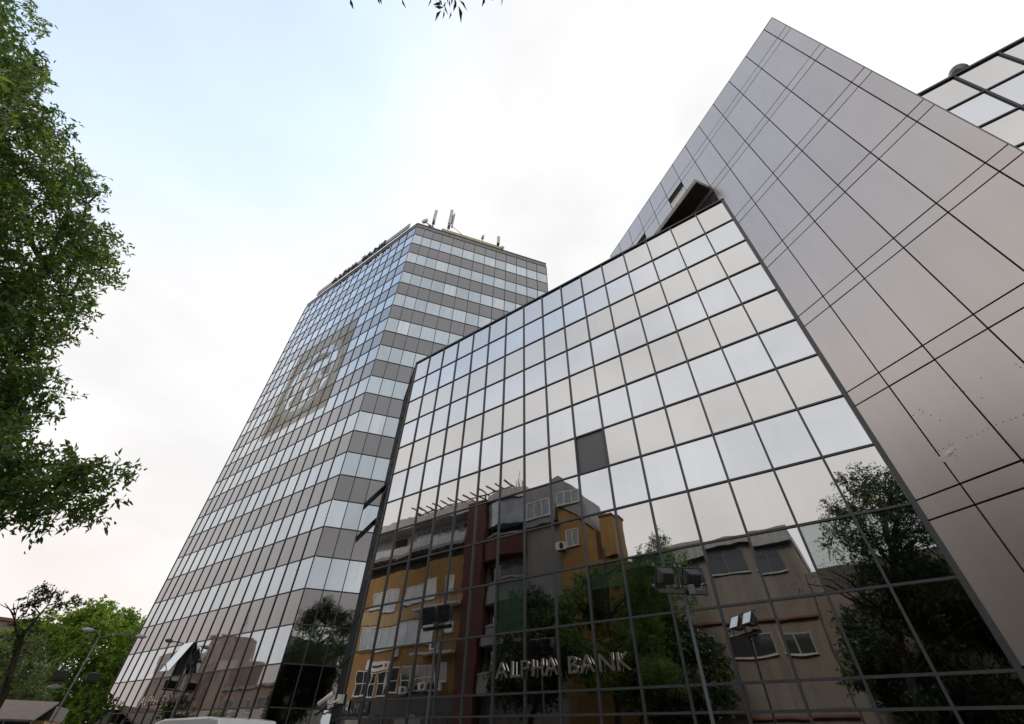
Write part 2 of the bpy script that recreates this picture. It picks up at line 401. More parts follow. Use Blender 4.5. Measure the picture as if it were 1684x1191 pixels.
# ------------------------------------------------------------------ brown clad wing
WG = empty('clad_wing', PW.at(-1, -1.5, 0), 'tall wedge of brown metal wall panels rising between two mirror glass fronts', 'building')
ZT = ZH + 15.8 * u
uw = [-3.77, -3.467] + [-3.467 + .7085 * k for k in range(1, 13)]
zw = [15.8]
for k in range(7, -1, -1): zw += [2 * k + .775, 2 * k + .48]
zw += [-1.06]
MB().box(PW, (-3.77 * u + .02, uw[-1] * u), (-3.0, -.05), (0, ZT - .01)).build('wall', 'joint', WG)
PW.box('edge_trim', WG, 'clad_edge', (-3.77 * u - .012, -3.77 * u + .012), (-3.0, .005), (0, ZT + .01))
PW.box('coping', WG, 'clad_edge', (-3.77 * u + .013, uw[-1] * u), (-3.0, .006), (ZT - .009, ZT + .03))
for i in range(len(uw) - 1):
    for j in range(len(zw) - 1):
        if uw[i] > -.05 and zw[j + 1] < 11.2: continue
        a = (uw[i] * u + .016, uw[i + 1] * u - .016); z0 = ZH + zw[j + 1] * u + .019; z1 = ZH + zw[j] * u - .019
        if j == 0: z1 = ZT - .011
        if i == 0: a = (-3.77 * u + .014, a[1])
        wn = i in (7, 10, 13) and zw[j + 1] < 14 and zw[j] > 14      # the panel under a top joint holds a window
        if wn:
            zb = ZH + 13.68 * u
            PW.box('cladding_panel', WG, 'clad', a, (-.05, 0), (z0, zb - .01), .0008)
            f = MB(); t = .07
            for b in (((a[0], a[1]), (zb, zb + t)), ((a[0], a[1]), (zb + .55 * (z1 - zb), zb + .55 * (z1 - zb) + t)), ((a[0], a[0] + t), (zb + t + .002, zb + .55 * (z1 - zb) - .002)), ((a[1] - t, a[1]), (zb + t + .002, zb + .55 * (z1 - zb) - .002))):
                f.box(PW, b[0], (-.045, -.012), b[1])
            fr = f.build('window', 'white_frame', WG)
            PW.box('pane', fr, 'white_plastic', (a[0] + t, a[1] - t), (-.044, -.03), (zb + t, zb + .55 * (z1 - zb)))
            PW.box('recess', fr, 'core', (a[0], a[1]), (-.0495, -.046), (zb, z1))
            PW.box('sill', fr, 'concrete', (a[0] - .03, a[1] + .03), (.002, .12), (zb - .07, zb - .008))
        else:
            PW.box('cladding_panel', WG, 'clad', a, (-.05, 0), (z0, z1), .0018)
lz = ZH + 12.72 * u
cn = MB().box(PW, (.11 * u, 3.2 * u), (.002, .52 * u), (lz, lz + .28)).build('canopy', 'concrete', WG)
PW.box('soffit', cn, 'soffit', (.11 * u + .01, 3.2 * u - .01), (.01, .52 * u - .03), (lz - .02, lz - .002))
dw = PW.box('doorway', WG, 'core', (.32 * u, 1.4 * u), (.002, .012), (ZH + 11.5 * u, ZH + 12.45 * u))
hb = MB(); hrnd = random.Random(3)
def onW(x, y):
    d = ray(x, y); t = ((PW.P0 - CAM) @ PW.o) / (d @ PW.o); P = CAM + d * t; return (P - PW.P0) @ PW.d, P[2]
for x, y in [(1512, 674), (1518, 678), (1531, 683), (1546, 692), (1502, 683), (1568, 638), (1585, 644), (1614, 622), (1615, 655), (1671, 599), (1678, 604), (1638, 698), (1650, 694), (1663, 690), (1671, 687), (1683, 682), (1625, 705), (1617, 709), (1607, 714), (1597, 717), (1591, 720), (1568, 730), (1561, 732), (1551, 738), (1544, 741), (1571, 739), (1572, 750)]:
    a, z = onW(x, y); hb.tube([PW.at(a, .0005, z), PW.at(a, .004, z)], .011, 6)
o = hb.build('bolt_hole', 'joint', WG); o['kind'] = 'stuff'
a, z = onW(1562, 745)
dent = MB()
ND = 10
for r in range(4):
    for k in range(ND):
        q = 2 * math.pi * k / ND; rr = r / 3
        dent.v.append(tuple(PW.at(a + rr * .24 * math.cos(q) + rr * .05 * math.sin(q), .0012 + .0045 * (1 - rr) ** 1.6, z + rr * .10 * math.sin(q) - rr * .09 * math.cos(q))))
for r in range(3):
    for k in range(ND): dent.f.append((r * ND + k, r * ND + (k + 1) % ND, (r + 1) * ND + (k + 1) % ND, (r + 1) * ND + k))
dent.build('dent', 'clad', WG, smooth=True)

# ------------------------------------------------------------------ tower
TW = empty('glass_tower', T0 + dL * 9 + dR * 6, 'tall glass office tower with alternating pale window rows and grey panel rows', 'building')
uR = [0, .567, 1.15, 1.775] + [1.775 + .756 * k for k in range(1, 11)]
uT = [0, .80] + [.80 + .782 * k for k in range(1, 14)] + [11.70, 12.38]
TOP = ZH + 26.0 * u
rows = [TOP - .4 * u] + [zrow(k) for k in range(24, -1, -1)] + [ZH + .3 * u, ZH - .35 * u, 0.0]
lt, rt = uT[-1] * u, uR[-1] * u
MB().prism([T0 - PT.o * .3 - PR.o * .3, PT.at(lt, -.3, 0), PT.at(lt, -.3, 0) + dR * rt, PR.at(rt, -.3, 0)], 0, TOP - .1).build('core', 'core', TW)
# cells sorted so that the largest in view stay separate
cells = []
for j in range(len(rows) - 1):
    for k in range(len(uT) - 1): cells.append(('T', k, j))
    for k in range(len(uR) - 1):
        if rows[j] > ztop - 3 and not (k >= 4 and rows[j] < ztop + 1.5) or k < 3: cells.append(('R', k, j))
OPENW = ('T', 8, 23); crnd = random.Random(5)
for c in cells:
    side, k, j = c
    P, g = (PT, uT) if side == 'T' else (PR, uR)
    a = (g[k] * u + .012, g[k + 1] * u - .012); z = (rows[j + 1] + .012, rows[j] - .012)
    win = j % 2 == 1 or j >= 26
    nm = 'window_pane' if win else 'spandrel_panel'
    if c == OPENW:
        h = z[1] - z[0]; ang = math.radians(24)
        P.box('recess', TW, 'core', a, (-.05, -.02), z)
        c0, c1 = P.at(a[0], .06, z[1]), P.at(a[1], .06, z[1])
        dn = P.o * math.sin(ang) * h - V3(0, 0, math.cos(ang) * h); t_ = (P.o * math.cos(ang) + V3(0, 0, math.sin(ang))) * .04
        s = MB().hexa([c0, c1, c1 + dn, c0 + dn, c0 + t_, c1 + t_, c1 + dn + t_, c0 + dn + t_]).build('open_sash', 'tower_window', TW)
        s['label'] = 'top-hung sash pushed open, mirroring the pale sky'
        continue
    if side == 'R' and j in (23, 24, 25) and j == 23:
        P.box(nm, TW, 'clear_glass', a, (-.03, 0), z, .001)
        P.box('blind', TW, 'olive_blind', a, (-.16, -.14), z)
        continue
    P.box(nm, TW, ('tower_window_pale' if crnd.random() < .2 else 'tower_window') if win else 'tower_spandrel', a, (-.03, 0), z, .0013)
def strip(P, g, first, mw=.024):
    for k, x in enumerate(g):
        if k == 0: continue
        P.box('mullion', TW, 'tower_mullion', (x * u - mw, x * u + mw), (-.05, .04), (0, TOP - .41 * u))
    for z in rows[:-1]:
        P.box('transom', TW, 'tower_mullion', (.05, g[-1] * u - mw - .002), (-.05, .034), (z - mw, z + mw))
strip(PT, uT, 0); strip(PR, uR, 0)
MB().prism([T0 - PT.o * .05 - PR.o * .05, T0 + PT.o * .045, T0 + PT.o * .045 + PR.o * .045, T0 + PR.o * .045], 0, TOP - .41 * u).build('corner_post', 'tower_mullion', TW)
for P, g in ((PT, uT), (PR, uR)):
    for k in range(len(g) - 1):
        P.box('parapet_panel', TW, 'tower_cap', (g[k] * u + .008 + (.04 if k == 0 else 0), g[k + 1] * u - .008), (-.12, .0), (TOP - .4 * u + .03, TOP))
    P.box('coping', TW, 'tower_mullion', (.01, g[-1] * u), (-.2, .05), (TOP + .002, TOP + .05))
PR.box('roof_upstand', TW, 'roof_yellow', (1.62 * u, 5.95 * u), (-.32, -.06), (TOP + .055, TOP + .62))
# emblem film on the long front: a square with a ring and a cut figure inside
fe = .006
em = MB(); cx, cz = 6.05 * u, ZH + 15.45 * u; K = 48
ang_ = sorted([2 * math.pi * k / K for k in range(K)] + [math.atan2((ZH + zc_ * u) - cz, xc_ * u - cx) % (2 * math.pi) for xc_ in (3.08, 9.1) for zc_ in (12.25, 18.68)])
for k in range(len(ang_)):                          # the film is a square with a round hole
    qs = [ang_[k], ang_[(k + 1) % len(ang_)]]; P4 = []
    for q in qs:
        c_, s_ = math.cos(q), math.sin(q); ex = ((9.1 if c_ > 0 else 3.08) * u - cx) / c_ if abs(c_) > 1e-6 else 1e9
        ez = ((ZH + (18.68 if s_ > 0 else 12.25) * u) - cz) / s_ if abs(s_) > 1e-6 else 1e9
        m_ = min(ex, ez); P4.append(((cx + 2.45 * u * c_, cz + 2.5 * u * s_), (cx + m_ * c_, cz + m_ * s_)))
    em.extrude(PT, [P4[0][0], P4[0][1], P4[1][1], P4[1][0]], fe, fe + .003)
em = em.build('emblem', 'film', TW)
em['label'] = 'translucent taupe square with a pale ring emblem on the glass'
rg = MB(); K = 40
for (r0, r1, rot) in ((2.22, 2.66, 0),):
    p = []
    for k in range(K):
        q = 2 * math.pi * k / K
        w0 = r0 + .12 * math.cos(q - .7)
        p.append((cx + w0 * u * .98 * math.cos(q), cz + w0 * u * 1.02 * math.sin(q), cx + r1 * u * .98 * math.cos(q), cz + r1 * u * 1.02 * math.sin(q)))
    for k in range(K):
        A, B = p[k], p[(k + 1) % K]
        rg.extrude(PT, [(A[0], A[1]), (A[2], A[3]), (B[2], B[3]), (B[0], B[1])], fe + .004, fe + .007)
rg.build('ring', 'film_light', em)
fg = MB()
def pt(x, z): return (cx + x * u, cz + z * u)
fg.extrude(PT, [pt(1.2, 1.5), pt(.2, 1.9), pt(-1.0, 1.5), pt(-1.2, .9), pt(-.1, 1.1), pt(1.0, .8)], fe + .004, fe + .007)
fg.extrude(PT, [pt(-.9, .1), pt(-1.7, .5), pt(-1.85, -.6), pt(-1.0, -.3)], fe + .004, fe + .007)
fg.extrude(PT, [pt(.5, -.4), pt(.0, -1.6), pt(1.1, -1.9), pt(1.5, -1.2)], fe + .004, fe + .007)
fg.extrude(PT, [pt(1.9, .4), pt(1.5, -.6), pt(1.9, -1.1), pt(2.05, -.2)], fe + .004, fe + .007)
fg.build('figure', 'film', em)
lf = MB()
lf.extrude(PT, [pt(-.4, -.2), pt(-1.5, -.8), pt(-1.1, -1.6), pt(-.2, -1.4)], fe + .004, fe + .007)
lf.extrude(PT, [pt(1.4, 1.0), pt(.4, .7), pt(.6, .1), pt(1.5, .3)], fe + .004, fe + .007)
lf.build('figure', 'film_light', em)

# ------------------------------------------------------------------ signs
def lettering(name, P, s_left, s_right, z0, h, e, depth, label, parent_label, group=None, m='letter_face', mb='chrome', body='ALPHA BANK'):
    base = P.at((s_left + s_right) / 2, e, z0)
    S = empty(name, base, label, 'sign', group)
    X = -P.d if (np.cross(-P.d, V3(0, 0, 1)) @ P.o) > 0 else P.d
    size = h / .72
    wid = []
    tmp = []
    x = 0
    for ch in body:
        if ch == ' ': x += .40 * h; tmp.append(None); continue
        tmp.append((ch, x)); o, w = text_mesh('letter', ch, size, depth, m, X, P.o, P.at(s_left, e, z0) + X * x, S, mb)
        wid.append((o, x, w)); x += w + .16 * h
    k = abs(s_right - s_left) / (x - .16 * h)
    for o, x0, w in wid:                       # fit the run to its measured length
        Mx = np.array(X[:2])
        for v in o.data.vertices:
            d = (np.array(v.co[:2]) - P.at(s_left, e, z0)[:2]) @ Mx
            v.co.x += Mx[0] * d * (k - 1); v.co.y += Mx[1] * d * (k - 1)
    return S
lettering('letter_sign', PL, 7.60 * u, 4.74 * u, ZH + .99 * u, .275 * u, .09, .06, 'ALPHA BANK in dark metal letters with bright edges on the low glass building', '')
lettering('letter_sign', PT, 8.42 * u, 5.46 * u, ZH + .90 * u, .25 * u, .15, .07, 'ALPHA BANK in pale bright-edged letters low on the tower front', '', m='chrome', mb='letter_face')
SG = lettering('roof_sign', PT, 9.0 * u, 3.05 * u, TOP + .06, .50 * u, .30, .14, 'grey ALPHA BANK letters and backing board on the tower roof edge, seen edge on', '', m='galvanised', mb='galvanised')
PT.box('backing_board', SG, 'sign_board', (.72 * u, 11.0 * u), (.10, .2), (TOP + .06, TOP + .55 * u))
DS = empty('hanging_sign', seen(576, 1168, 20.2), 'small yellow and white notice stuck beside the CCTV camera', 'notice')
a0 = 15.62 * CW; zz = ZH + .62 * u
PL.box('notice_sheet', DS, 'white_plastic', (a0, a0 + .12), (.052, .058), (zz - .06, zz + .12))
PL.box('notice_header', DS, 'yellow_paper', (a0, a0 + .12), (.052, .058), (zz + .121, zz + .21))
PL.box('print', DS, 'black_print', (a0 + .035, a0 + .085), (.0585, .0605), (zz + .03, zz + .10))

# ------------------------------------------------------------------ rooftop equipment
def tube(name, pts, r, m, parent, k=8): return MB().tube(pts, r, k).build(name, m, parent, smooth=True)
def rp(t, e, z): return PR.at(t * u, e, TOP + z)
def panel_antenna(t, e, h, label, dish=False, twin=False):
    A = empty('antenna_mast', rp(t, e, .05), label, 'antenna', 'antennas along the tower roof edge')
    tube('pole', [rp(t, e, -.3), rp(t, e, h)], .05, 'galvanised', A)
    P = Plane(rp(t, e, 0), dR, PR.o)
    MB().box(P, (-.16, .16), (.10, .26), (TOP + h * .42, TOP + h)).build('antenna_panel', 'antenna_white', A, bevel=.04)
    if twin:
        MB().box(P, (.26, .44), (-.1, .12), (TOP + h * .38, TOP + h * .93)).build('antenna_panel', 'antenna_white', A, bevel=.03)
        MB().box(P, (.17, .25), (-.02, .1), (TOP + h * .5, TOP + h * .85)).build('bracket', 'black_metal', A)
    for zz in (.3, .38): MB().box(P, (-.12, .16), (-.08, .095), (TOP + h * zz, TOP + h * zz + .12)).build('bracket', 'black_metal', A)
    if dish:
        c = P.at(-.75, .12, TOP + .75); ax = (P.o * .8 - P.d * .6); ax = ax / np.linalg.norm(ax)
        MB().tube([c, c + ax * .08, c + ax * .24], [.16, .33, .34], 16).build('drum_dish', 'antenna_white', A, smooth=True)
        tube('arm', [rp(t, e, .55), c], .05, 'black_metal', A)
        MB().box(P, (-.42, -.15), (-.05, .15), (TOP + .1, TOP + .55)).build('radio_unit', 'black_metal', A)
        tube('brace', [rp(t - .25, e, 0), rp(t, e, .8)], .035, 'black_metal', A); tube('brace', [rp(t + .2, e, 0), rp(t, e, .8)], .035, 'black_metal', A)
    return A
panel_antenna(.98, -.2, 3.5, 'antenna mast with a small white drum dish nearest the tower corner', dish=True)
A2 = panel_antenna(2.05, -.38, 4.9, 'tallest antenna mast on the tower roof, twin panels and a long stay', twin=True)
tube('stay', [rp(2.08, -.38, 2.3), rp(3.05, -.5, 1.35), rp(3.8, -.45, .5)], .03, 'galvanised', A2)
tube('stay', [rp(2.5, -.4, .6), rp(3.05, -.5, 1.35)], .025, 'galvanised', A2)
A3 = empty('antenna_mast', rp(4.5, -.3, .05), 'short antenna mast with a small round head and yellow box on the tower roof', 'antenna', 'antennas along the tower roof edge')
tube('pole', [rp(4.5, -.3, -.2), rp(4.55, -.3, 1.6)], .06, 'galvanised', A3)
MB().tube([rp(4.52, -.28, 1.4), rp(4.58, -.2, 1.8)], [.14, .17], 10).build('drum_dish', 'antenna_white', A3, smooth=True)
MB().box(Plane(rp(4.3, -.3, 0), dR, PR.o), (-.15, .12), (-.1, .12), (TOP + .1, TOP + .5)).build('radio_unit', 'roof_yellow', A3)
tube('cable_arm', [rp(4.6, -.3, .35), rp(5.2, -.2, .5), rp(5.6, -.1, .35)], .035, 'galvanised', A3)
A4 = panel_antenna(5.66, -.12, 2.2, 'short single panel antenna at the right end of the yellow roof strip')
MB().tube([rp(5.95, -.1, .2), rp(6.02, 0, .5)], [.08, .22], 10).build('horn', 'antenna_white', A4, smooth=True)
# satellite dish on the right-hand glass roof
dc = PL.at(-5.5 * u, -.35, ztop + .42)
DI = empty('satellite_dish', PL.at(-5.5 * u, -.35, ztop + .06), 'grey satellite dish standing on the glass roof edge right of the brown wall', 'satellite dish')
ax = azel(112, 22); ax /= np.linalg.norm(ax)
MB().tube([dc - ax * .10, dc - ax * .06, dc + ax * .02, dc + ax * .03, dc - ax * .04, dc - ax * .07], [.05, .22, .38, .37, .22, .05], 20).build('reflector', 'galvanised', DI, smooth=True)
tube('arm', [dc - ax * .05 - V3(0, 0, .3), dc + ax * .45 - V3(0, 0, .12)], .025, 'black_metal', DI)
tube('feed_horn', [dc + ax * .42 - V3(0, 0, .14), dc + ax * .52 - V3(0, 0, .06)], .05, 'antenna_white', DI)
tube('pole', [PL.at(-5.5 * u, -.35, ztop - .1), dc - ax * .09], .04, 'galvanised', DI)

# ------------------------------------------------------------------ floodlights, lamp post, CCTV
def floodlight(s, e, h, label, grp='floodlight poles along the glass front', pole=True, yaw=0., back='black_metal', tilt=.5, lens='lens', polem='pole_grey', sc=1.):
    B = street(s, e, 0)
    F = empty('floodlight_pole', B, label, 'floodlight', grp)
    d = dL * math.cos(yaw) + nL * math.sin(yaw); o = -nL * math.cos(yaw) + dL * math.sin(yaw)   # lamps face the glass
    P = Plane(B, d, o)
    if pole:
        MB().tube([B, B + V3(0, 0, .3), B + V3(0, 0, h - .02)], [.055, .04, .03], 10).build('pole', polem, F, smooth=True)
        MB().tube([B, B + V3(0, 0, .12)], [.13, .1], 10).build('base', 'pole_grey', F)
    MB().box(P, (-.52, .52), (-.035, .035), (h - .02, h + .06)).build('crossbar', 'black_metal', F, bevel=.008)
    for sg in (-1, 1):
        c = P.at(sg * .29, .06, h + .33)
        up = V3(0, 0, 1) * math.cos(tilt) - o * math.sin(tilt); ax = o * math.cos(tilt) + V3(0, 0, 1) * math.sin(tilt)
        def hx(w, hh, y0, y1, w1=None, h1=None):
            w1 = (w1 or w) * sc; h1 = (h1 or hh) * sc; w, hh = w * sc, hh * sc
            return [c + d * a + up * b + ax * y0 for a, b in ((-w, -hh), (w, -hh), (w, hh), (-w, hh))] + [c + d * a + up * b + ax * y1 for a, b in ((-w1, -h1), (w1, -h1), (w1, h1), (-w1, h1))]
        hd = MB().hexa(hx(.14, .12, -.18, .04, .22, .2)).build('lamp_head', back, F, bevel=.02)
        MB().hexa(hx(.235, .215, .042, .075)).build('bezel', 'black_metal', hd, bevel=.008)
        MB().hexa(hx(.205, .185, .076, .082)).build('lens', lens, hd)
        for q in range(4):
            MB().hexa(hx(.12, .008, -.2, -.16)).build('fin', 'black_metal', hd) if q == 0 else None
        for a, b in ((-.235, .2), (.235, .2), (-.235, -.2), (.235, -.2)):
            cl_ = MB(); q = c + d * a + up * b; cl_.hexa([q + d * x + up * y + ax * w for w in (.0, .085) for x, y in ((-.014, -.02), (.014, -.02), (.014, .02), (-.014, .02))])
            cl_.build('clip', 'galvanised', hd)
        yk = MB(); 
        for a in (-.255, .255): yk.tube([c + d * a, c + d * a - V3(0, 0, .29)], .014, 6)
        yk.tube([c - d * .255 - V3(0, 0, .285), c + d * .255 - V3(0, 0, .285)], .014, 6)
        yk.build('yoke', 'black_metal', hd)
    return F
floodlight(11.5, 2.65, 3.98, 'twin black floodlights on a slim pole before the mirrored orange flats', yaw=math.pi, tilt=-.12, lens='dark_glass', polem='black_metal')
FB = floodlight(4.65, 2.6, 4.0, 'twin floodlights with a cable coil on a grey pole, right of the bank letters', yaw=.72, polem='mullion', sc=.82)
b = street(4.65, 2.6, 3.9)
MB().tube([b + V3(.14 + .09 * math.cos(t), .02, .09 * math.sin(t)) for t in np.linspace(0, 2 * math.pi, 14)], .012, 5).build('cable_coil', 'pole_grey', FB, smooth=True)
MB().box(Plane(b, dL, nL), (-.24, -.12), (-.05, .05), (3.95, 4.13)).build('junction_box', 'galvanised', FB, bevel=.01)
floodlight(25.0, 2.85, 3.85, 'twin floodlights on a pole before the open window of the tower', yaw=-.5)
# double-arm street lamp with floodlights lower on its pole
B = V3(-24.15, 30.2, 0)
LP = empty('street_lamp', B, 'double-arm street lamp with floodlights on its pole before the trees', 'street lamp')
MB().tube([B, B + V3(0, 0, 1), B + V3(0, 0, 6.15)], [.08, .055, .04], 10).build('pole', 'galvanised', LP, smooth=True)
dv = dirv(51); 
for sg, ln, rise in ((-1, .4, .22), (1, 1.7, .2)):
    e = B + dv * sg * ln + V3(0, 0, 6.1 + rise)
    tube('lamp_arm', [B + V3(0, 0, 6.0), B + dv * sg * ln * .3 + V3(0, 0, 6.05 + rise * .8), B + dv * sg * ln * .65 + V3(0, 0, 6.1 + rise * 1.05), e], .03, 'galvanised', LP)
    hd = MB().tube([e, e + dv * sg * .1, e + dv * sg * .4, e + dv * sg * .58], [.04, .10, .12, .03], 10)
    hd.build('lamp_head', 'antenna_white', LP, smooth=True)
e = B + V3(0, 0, 3.55)
tube('lamp_arm', [e, e - dv * .5 + V3(0, 0, .08)], .025, 'galvanised', LP)
MB().tube([e - dv * .4 + V3(0, 0, .08), e - dv * .7 + V3(0, 0, .1), e - dv * 1.0 + V3(0, 0, .06)], [.05, .12, .04], 10).build('lamp_head', 'antenna_white', LP, smooth=True)
P = Plane(B, dv, dirv(141))
for sg in (-1, 1):
    MB().box(P, (sg * .75 - .32, sg * .75 + .32), (.05, .35), (3.95, 4.35)).build('floodlight_head', 'black_metal', LP, bevel=.03)
MB().box(P, (-1.05, 1.05), (-.03, .03), (3.86, 3.93)).build('crossbar', 'black_metal', LP)
# CCTV camera on the corner of the low building
K0 = PL.at(16 * CW, .1, ZH + .72 * u)
CC = empty('cctv_camera', K0, 'white bullet CCTV camera on the corner of the low glass building', 'camera')
PL.box('wall_box', CC, 'white_plastic', (16 * CW - .11, 16 * CW + .11), (.052, .2), (K0[2] - .02, K0[2] + .24))
el = K0 + dL * .42 + nL * .22 + V3(0, 0, -.02)
tube('bracket', [K0 + nL * .1 + V3(0, 0, .08), K0 + dL * .25 + nL * .2 + V3(0, 0, -.04), el, el + V3(0, 0, .12)], .035, 'white_plastic', CC)
ax = dL * .75 + nL * .35 - V3(0, 0, .55); ax /= np.linalg.norm(ax)
c = el + V3(0, 0, .2)
MB().tube([c - ax * .16, c - ax * .12, c + ax * .42, c + ax * .44], [.06, .085, .085, .07], 12).build('housing', 'white_plastic', CC, smooth=True)
MB().tube([c - ax * .17, c - ax * .165], [.05, .05], 12).build('rear_cap', 'black_metal', CC)
MB().tube([c + ax * .441, c + ax * .445], [.05, .05], 12).build('lens', 'dark_glass', CC)
K1 = PL.at(16 * CW - .05, .1, ZH + .30 * u)
AL = empty('alarm_sounder', K1, 'cream wedge-shaped alarm box under the CCTV camera', 'alarm box')
MB().extrude(PL, [(16 * CW - .2, K1[2] - .3), (16 * CW + .16, K1[2] - .3), (16 * CW + .1, K1[2] + .02), (16 * CW - .12, K1[2] + .02)], .052, .2).build('housing', 'white_plastic', AL, bevel=.02)
PL.box('strobe', AL, 'red_paint', (16 * CW - .03, 16 * CW + .03), (.201, .23), (K1[2] - .2, K1[2] - .12))

# ------------------------------------------------------------------ white van parked before the tower
VP = Plane(street(0, 4.6), dL, nL)
VN = empty('parked_van', street(20.2, 3.7), 'white van parked before the tower, only its roof in view', 'van')
bs = [(17.62, .35), (23.2, .35), (23.3, .95), (22.75, 1.25), (21.75, 2.0), (21.2, 2.08), (18.4, 2.11), (17.78, 2.06), (17.65, 1.9)]
MB().extrude(VP, bs, -1.8, 0).build('body', 'van_paint', VN, bevel=.05)
MB().extrude(VP, [(21.0, 1.25), (22.45, 1.25), (21.65, 1.85), (21.0, 1.85)], .002, .012).build('side_window', 'dark_glass', VN)
MB().extrude(VP, [(21.0, 1.25), (22.45, 1.25), (21.65, 1.85), (21.0, 1.85)], -1.812, -1.802).build('side_window', 'dark_glass', VN)
MB().hexa([VP.at(22.79, e, 1.27) for e in (-1.6, -.2)] + [VP.at(21.83, e, 1.97) for e in (-.25, -1.55)] + [VP.at(22.81, e, 1.28) for e in (-1.6, -.2)] + [VP.at(21.85, e, 1.98) for e in (-.25, -1.55)]).build('windscreen', 'dark_glass', VN)
for a in (18.6, 22.3):
    for e in (-1.62, -.2):
        w = MB().tube([VP.at(a, e, .34), VP.at(a, e + .22, .34)], .34, 18).build('wheel', 'rubber', VN, smooth=False)
        MB().tube([VP.at(a, e - .006, .34), VP.at(a, e + .226, .34)], .2, 14).build('rim', 'galvanised', w)
for e in (-1.65, -.3): VP.box('headlight', VN, 'lens', (23.26, 23.33), (e, e + .2), (.72, .9))
for e in (-1.75, -.12): VP.box('tail_light', VN, 'red_paint', (17.57, 17.63), (e, e + .1), (1.0, 1.5))
MB().extrude(VP, [(19.6, 2.112), (20.4, 2.112), (20.3, 2.122), (19.7, 2.122)], -1.0, -.5).build('roof_mark', 'red_paint', VN)

# ------------------------------------------------------------------ houses across the street (seen in the mirror glass)
def window(P, parent, a, z, e=0., nx=2, ny=1, pane='curtain_glass', frame='pvc', t=.07, name='window'):
    f = MB()
    f.box(P, a, (e + .002, e + .05), (z[0], z[0] + t)); f.box(P, a, (e + .002, e + .05), (z[1] - t, z[1]))
    w = (a[1] - a[0] - t) / nx
    for k in range(nx + 1): f.box(P, (a[0] + k * w, a[0] + k * w + t), (e + .002, e + .048), (z[0] + t + .001, z[1] - t - .001))
    for k in range(1, ny): 
        zc = z[0] + (z[1] - z[0]) * k / ny; f.box(P, (a[0] + t, a[1] - t), (e + .002, e + .046), (zc - t / 2, zc + t / 2))
    fr = f.build(name, frame, parent)
    P.box('pane', fr, pane, (a[0] + t / 2, a[1] - t / 2), (e + .0015, e + .018), (z[0] + t / 2, z[1] - t / 2))
    MB().box(P, (a[0] - .06, a[1] + .06), (e + .001, e + .12), (z[0] - .06, z[0] - .003)).build('sill', 'white_render', fr)
    return fr
def aircon(P, a, z, e, label, i):
    A = empty('air_conditioner', P.at(a, e, z), label, 'air conditioner', 'air conditioners on the orange flats')
    MB().box(P, (a - .4, a + .4), (e + .05, e + .38), (z, z + .55)).build('casing', 'white_plastic', A, bevel=.02)
    c = P.at(a - .1, e + .381, z + .28); MB().tube([c, c + P.o * .012], .21, 16).build('fan_grille', 'black_metal', A)
    MB().box(P, (a - .35, a + .35), (e, e + .3), (z - .05, z - .002)).build('bracket', 'galvanised', A)
def railing(P, parent, a, e, z0, h=.95, n=8):
    r = MB(); r.box(P, a, (e, e + .03), (z0 + h - .04, z0 + h)); 
    for k in range(n + 1):
        x = a[0] + (a[1] - a[0]) * k / n; r.box(P, (x - .012, x + .012), (e + .004, e + .026), (z0, z0 + h - .041))
    r.build('railing', 'black_metal', parent)
HE = 19.24
HP = Plane(street(0, HE), dL, -nL)
AB = empty('apartment_block', street(32, HE + 6), 'orange apartment block with red-brown pier and white top storey, mirrored in the glass', 'building')
MB().box(HP, (30.2, 53), (-12, 0), (4.55, 15.0)).build('wall', 'orange_render', AB)
MB().box(HP, (29.95, 53.2), (-12, .25), (0, 4.545)).build('shop_front', 'shop_dark', AB)
MB().box(HP, (28.1, 30.19), (-12, .35), (0, 20.0)).build('pier', 'red_brown_render', AB)
MB().box(HP, (23.6, 28.09), (-12, -.6), (0, 19.4)).build('balcony_wall', 'grey_render', AB)
MB().box(HP, (20.0, 23.59), (-7.5, -.3), (0, 16.0)).build('wall', 'grey_render', AB)
MB().box(HP, (15.2, 20.0), (-2.2, .0), (0, 12.6)).build('side_wall', 'orange_render', AB)
MB().extrude(HP, [(20.001, 12.61), (20.001, 17.4), (16.9, 14.9), (16.9, 12.61)], -3.4, .0).build('side_wall', 'orange_render', AB)
MB().extrude(HP, [(23.5, 16.01), (23.3, 19.3), (19.7, 19.8), (17.5, 17.9), (17.0, 14.95), (20.0, 17.41), (20.2, 16.01)], -3.0, .15).build('penthouse', 'grey_render', AB)
ch = MB().box(HP, (15.3, 16.35), (-1.4, .3), (12.62, 15.6)).build('chimney', 'orange_render', AB)
HP.box('chimney_cap', ch, 'roof_tile', (15.22, 16.43), (-1.5, .38), (15.601, 15.75))
window(HP, AB, (17.7, 19.9), (16.0, 17.6) if False else (17.0, 18.2), .15, 3, 1)
window(HP, AB, (18.4, 19.5), (13.8, 15.1), 0, 2, 1)
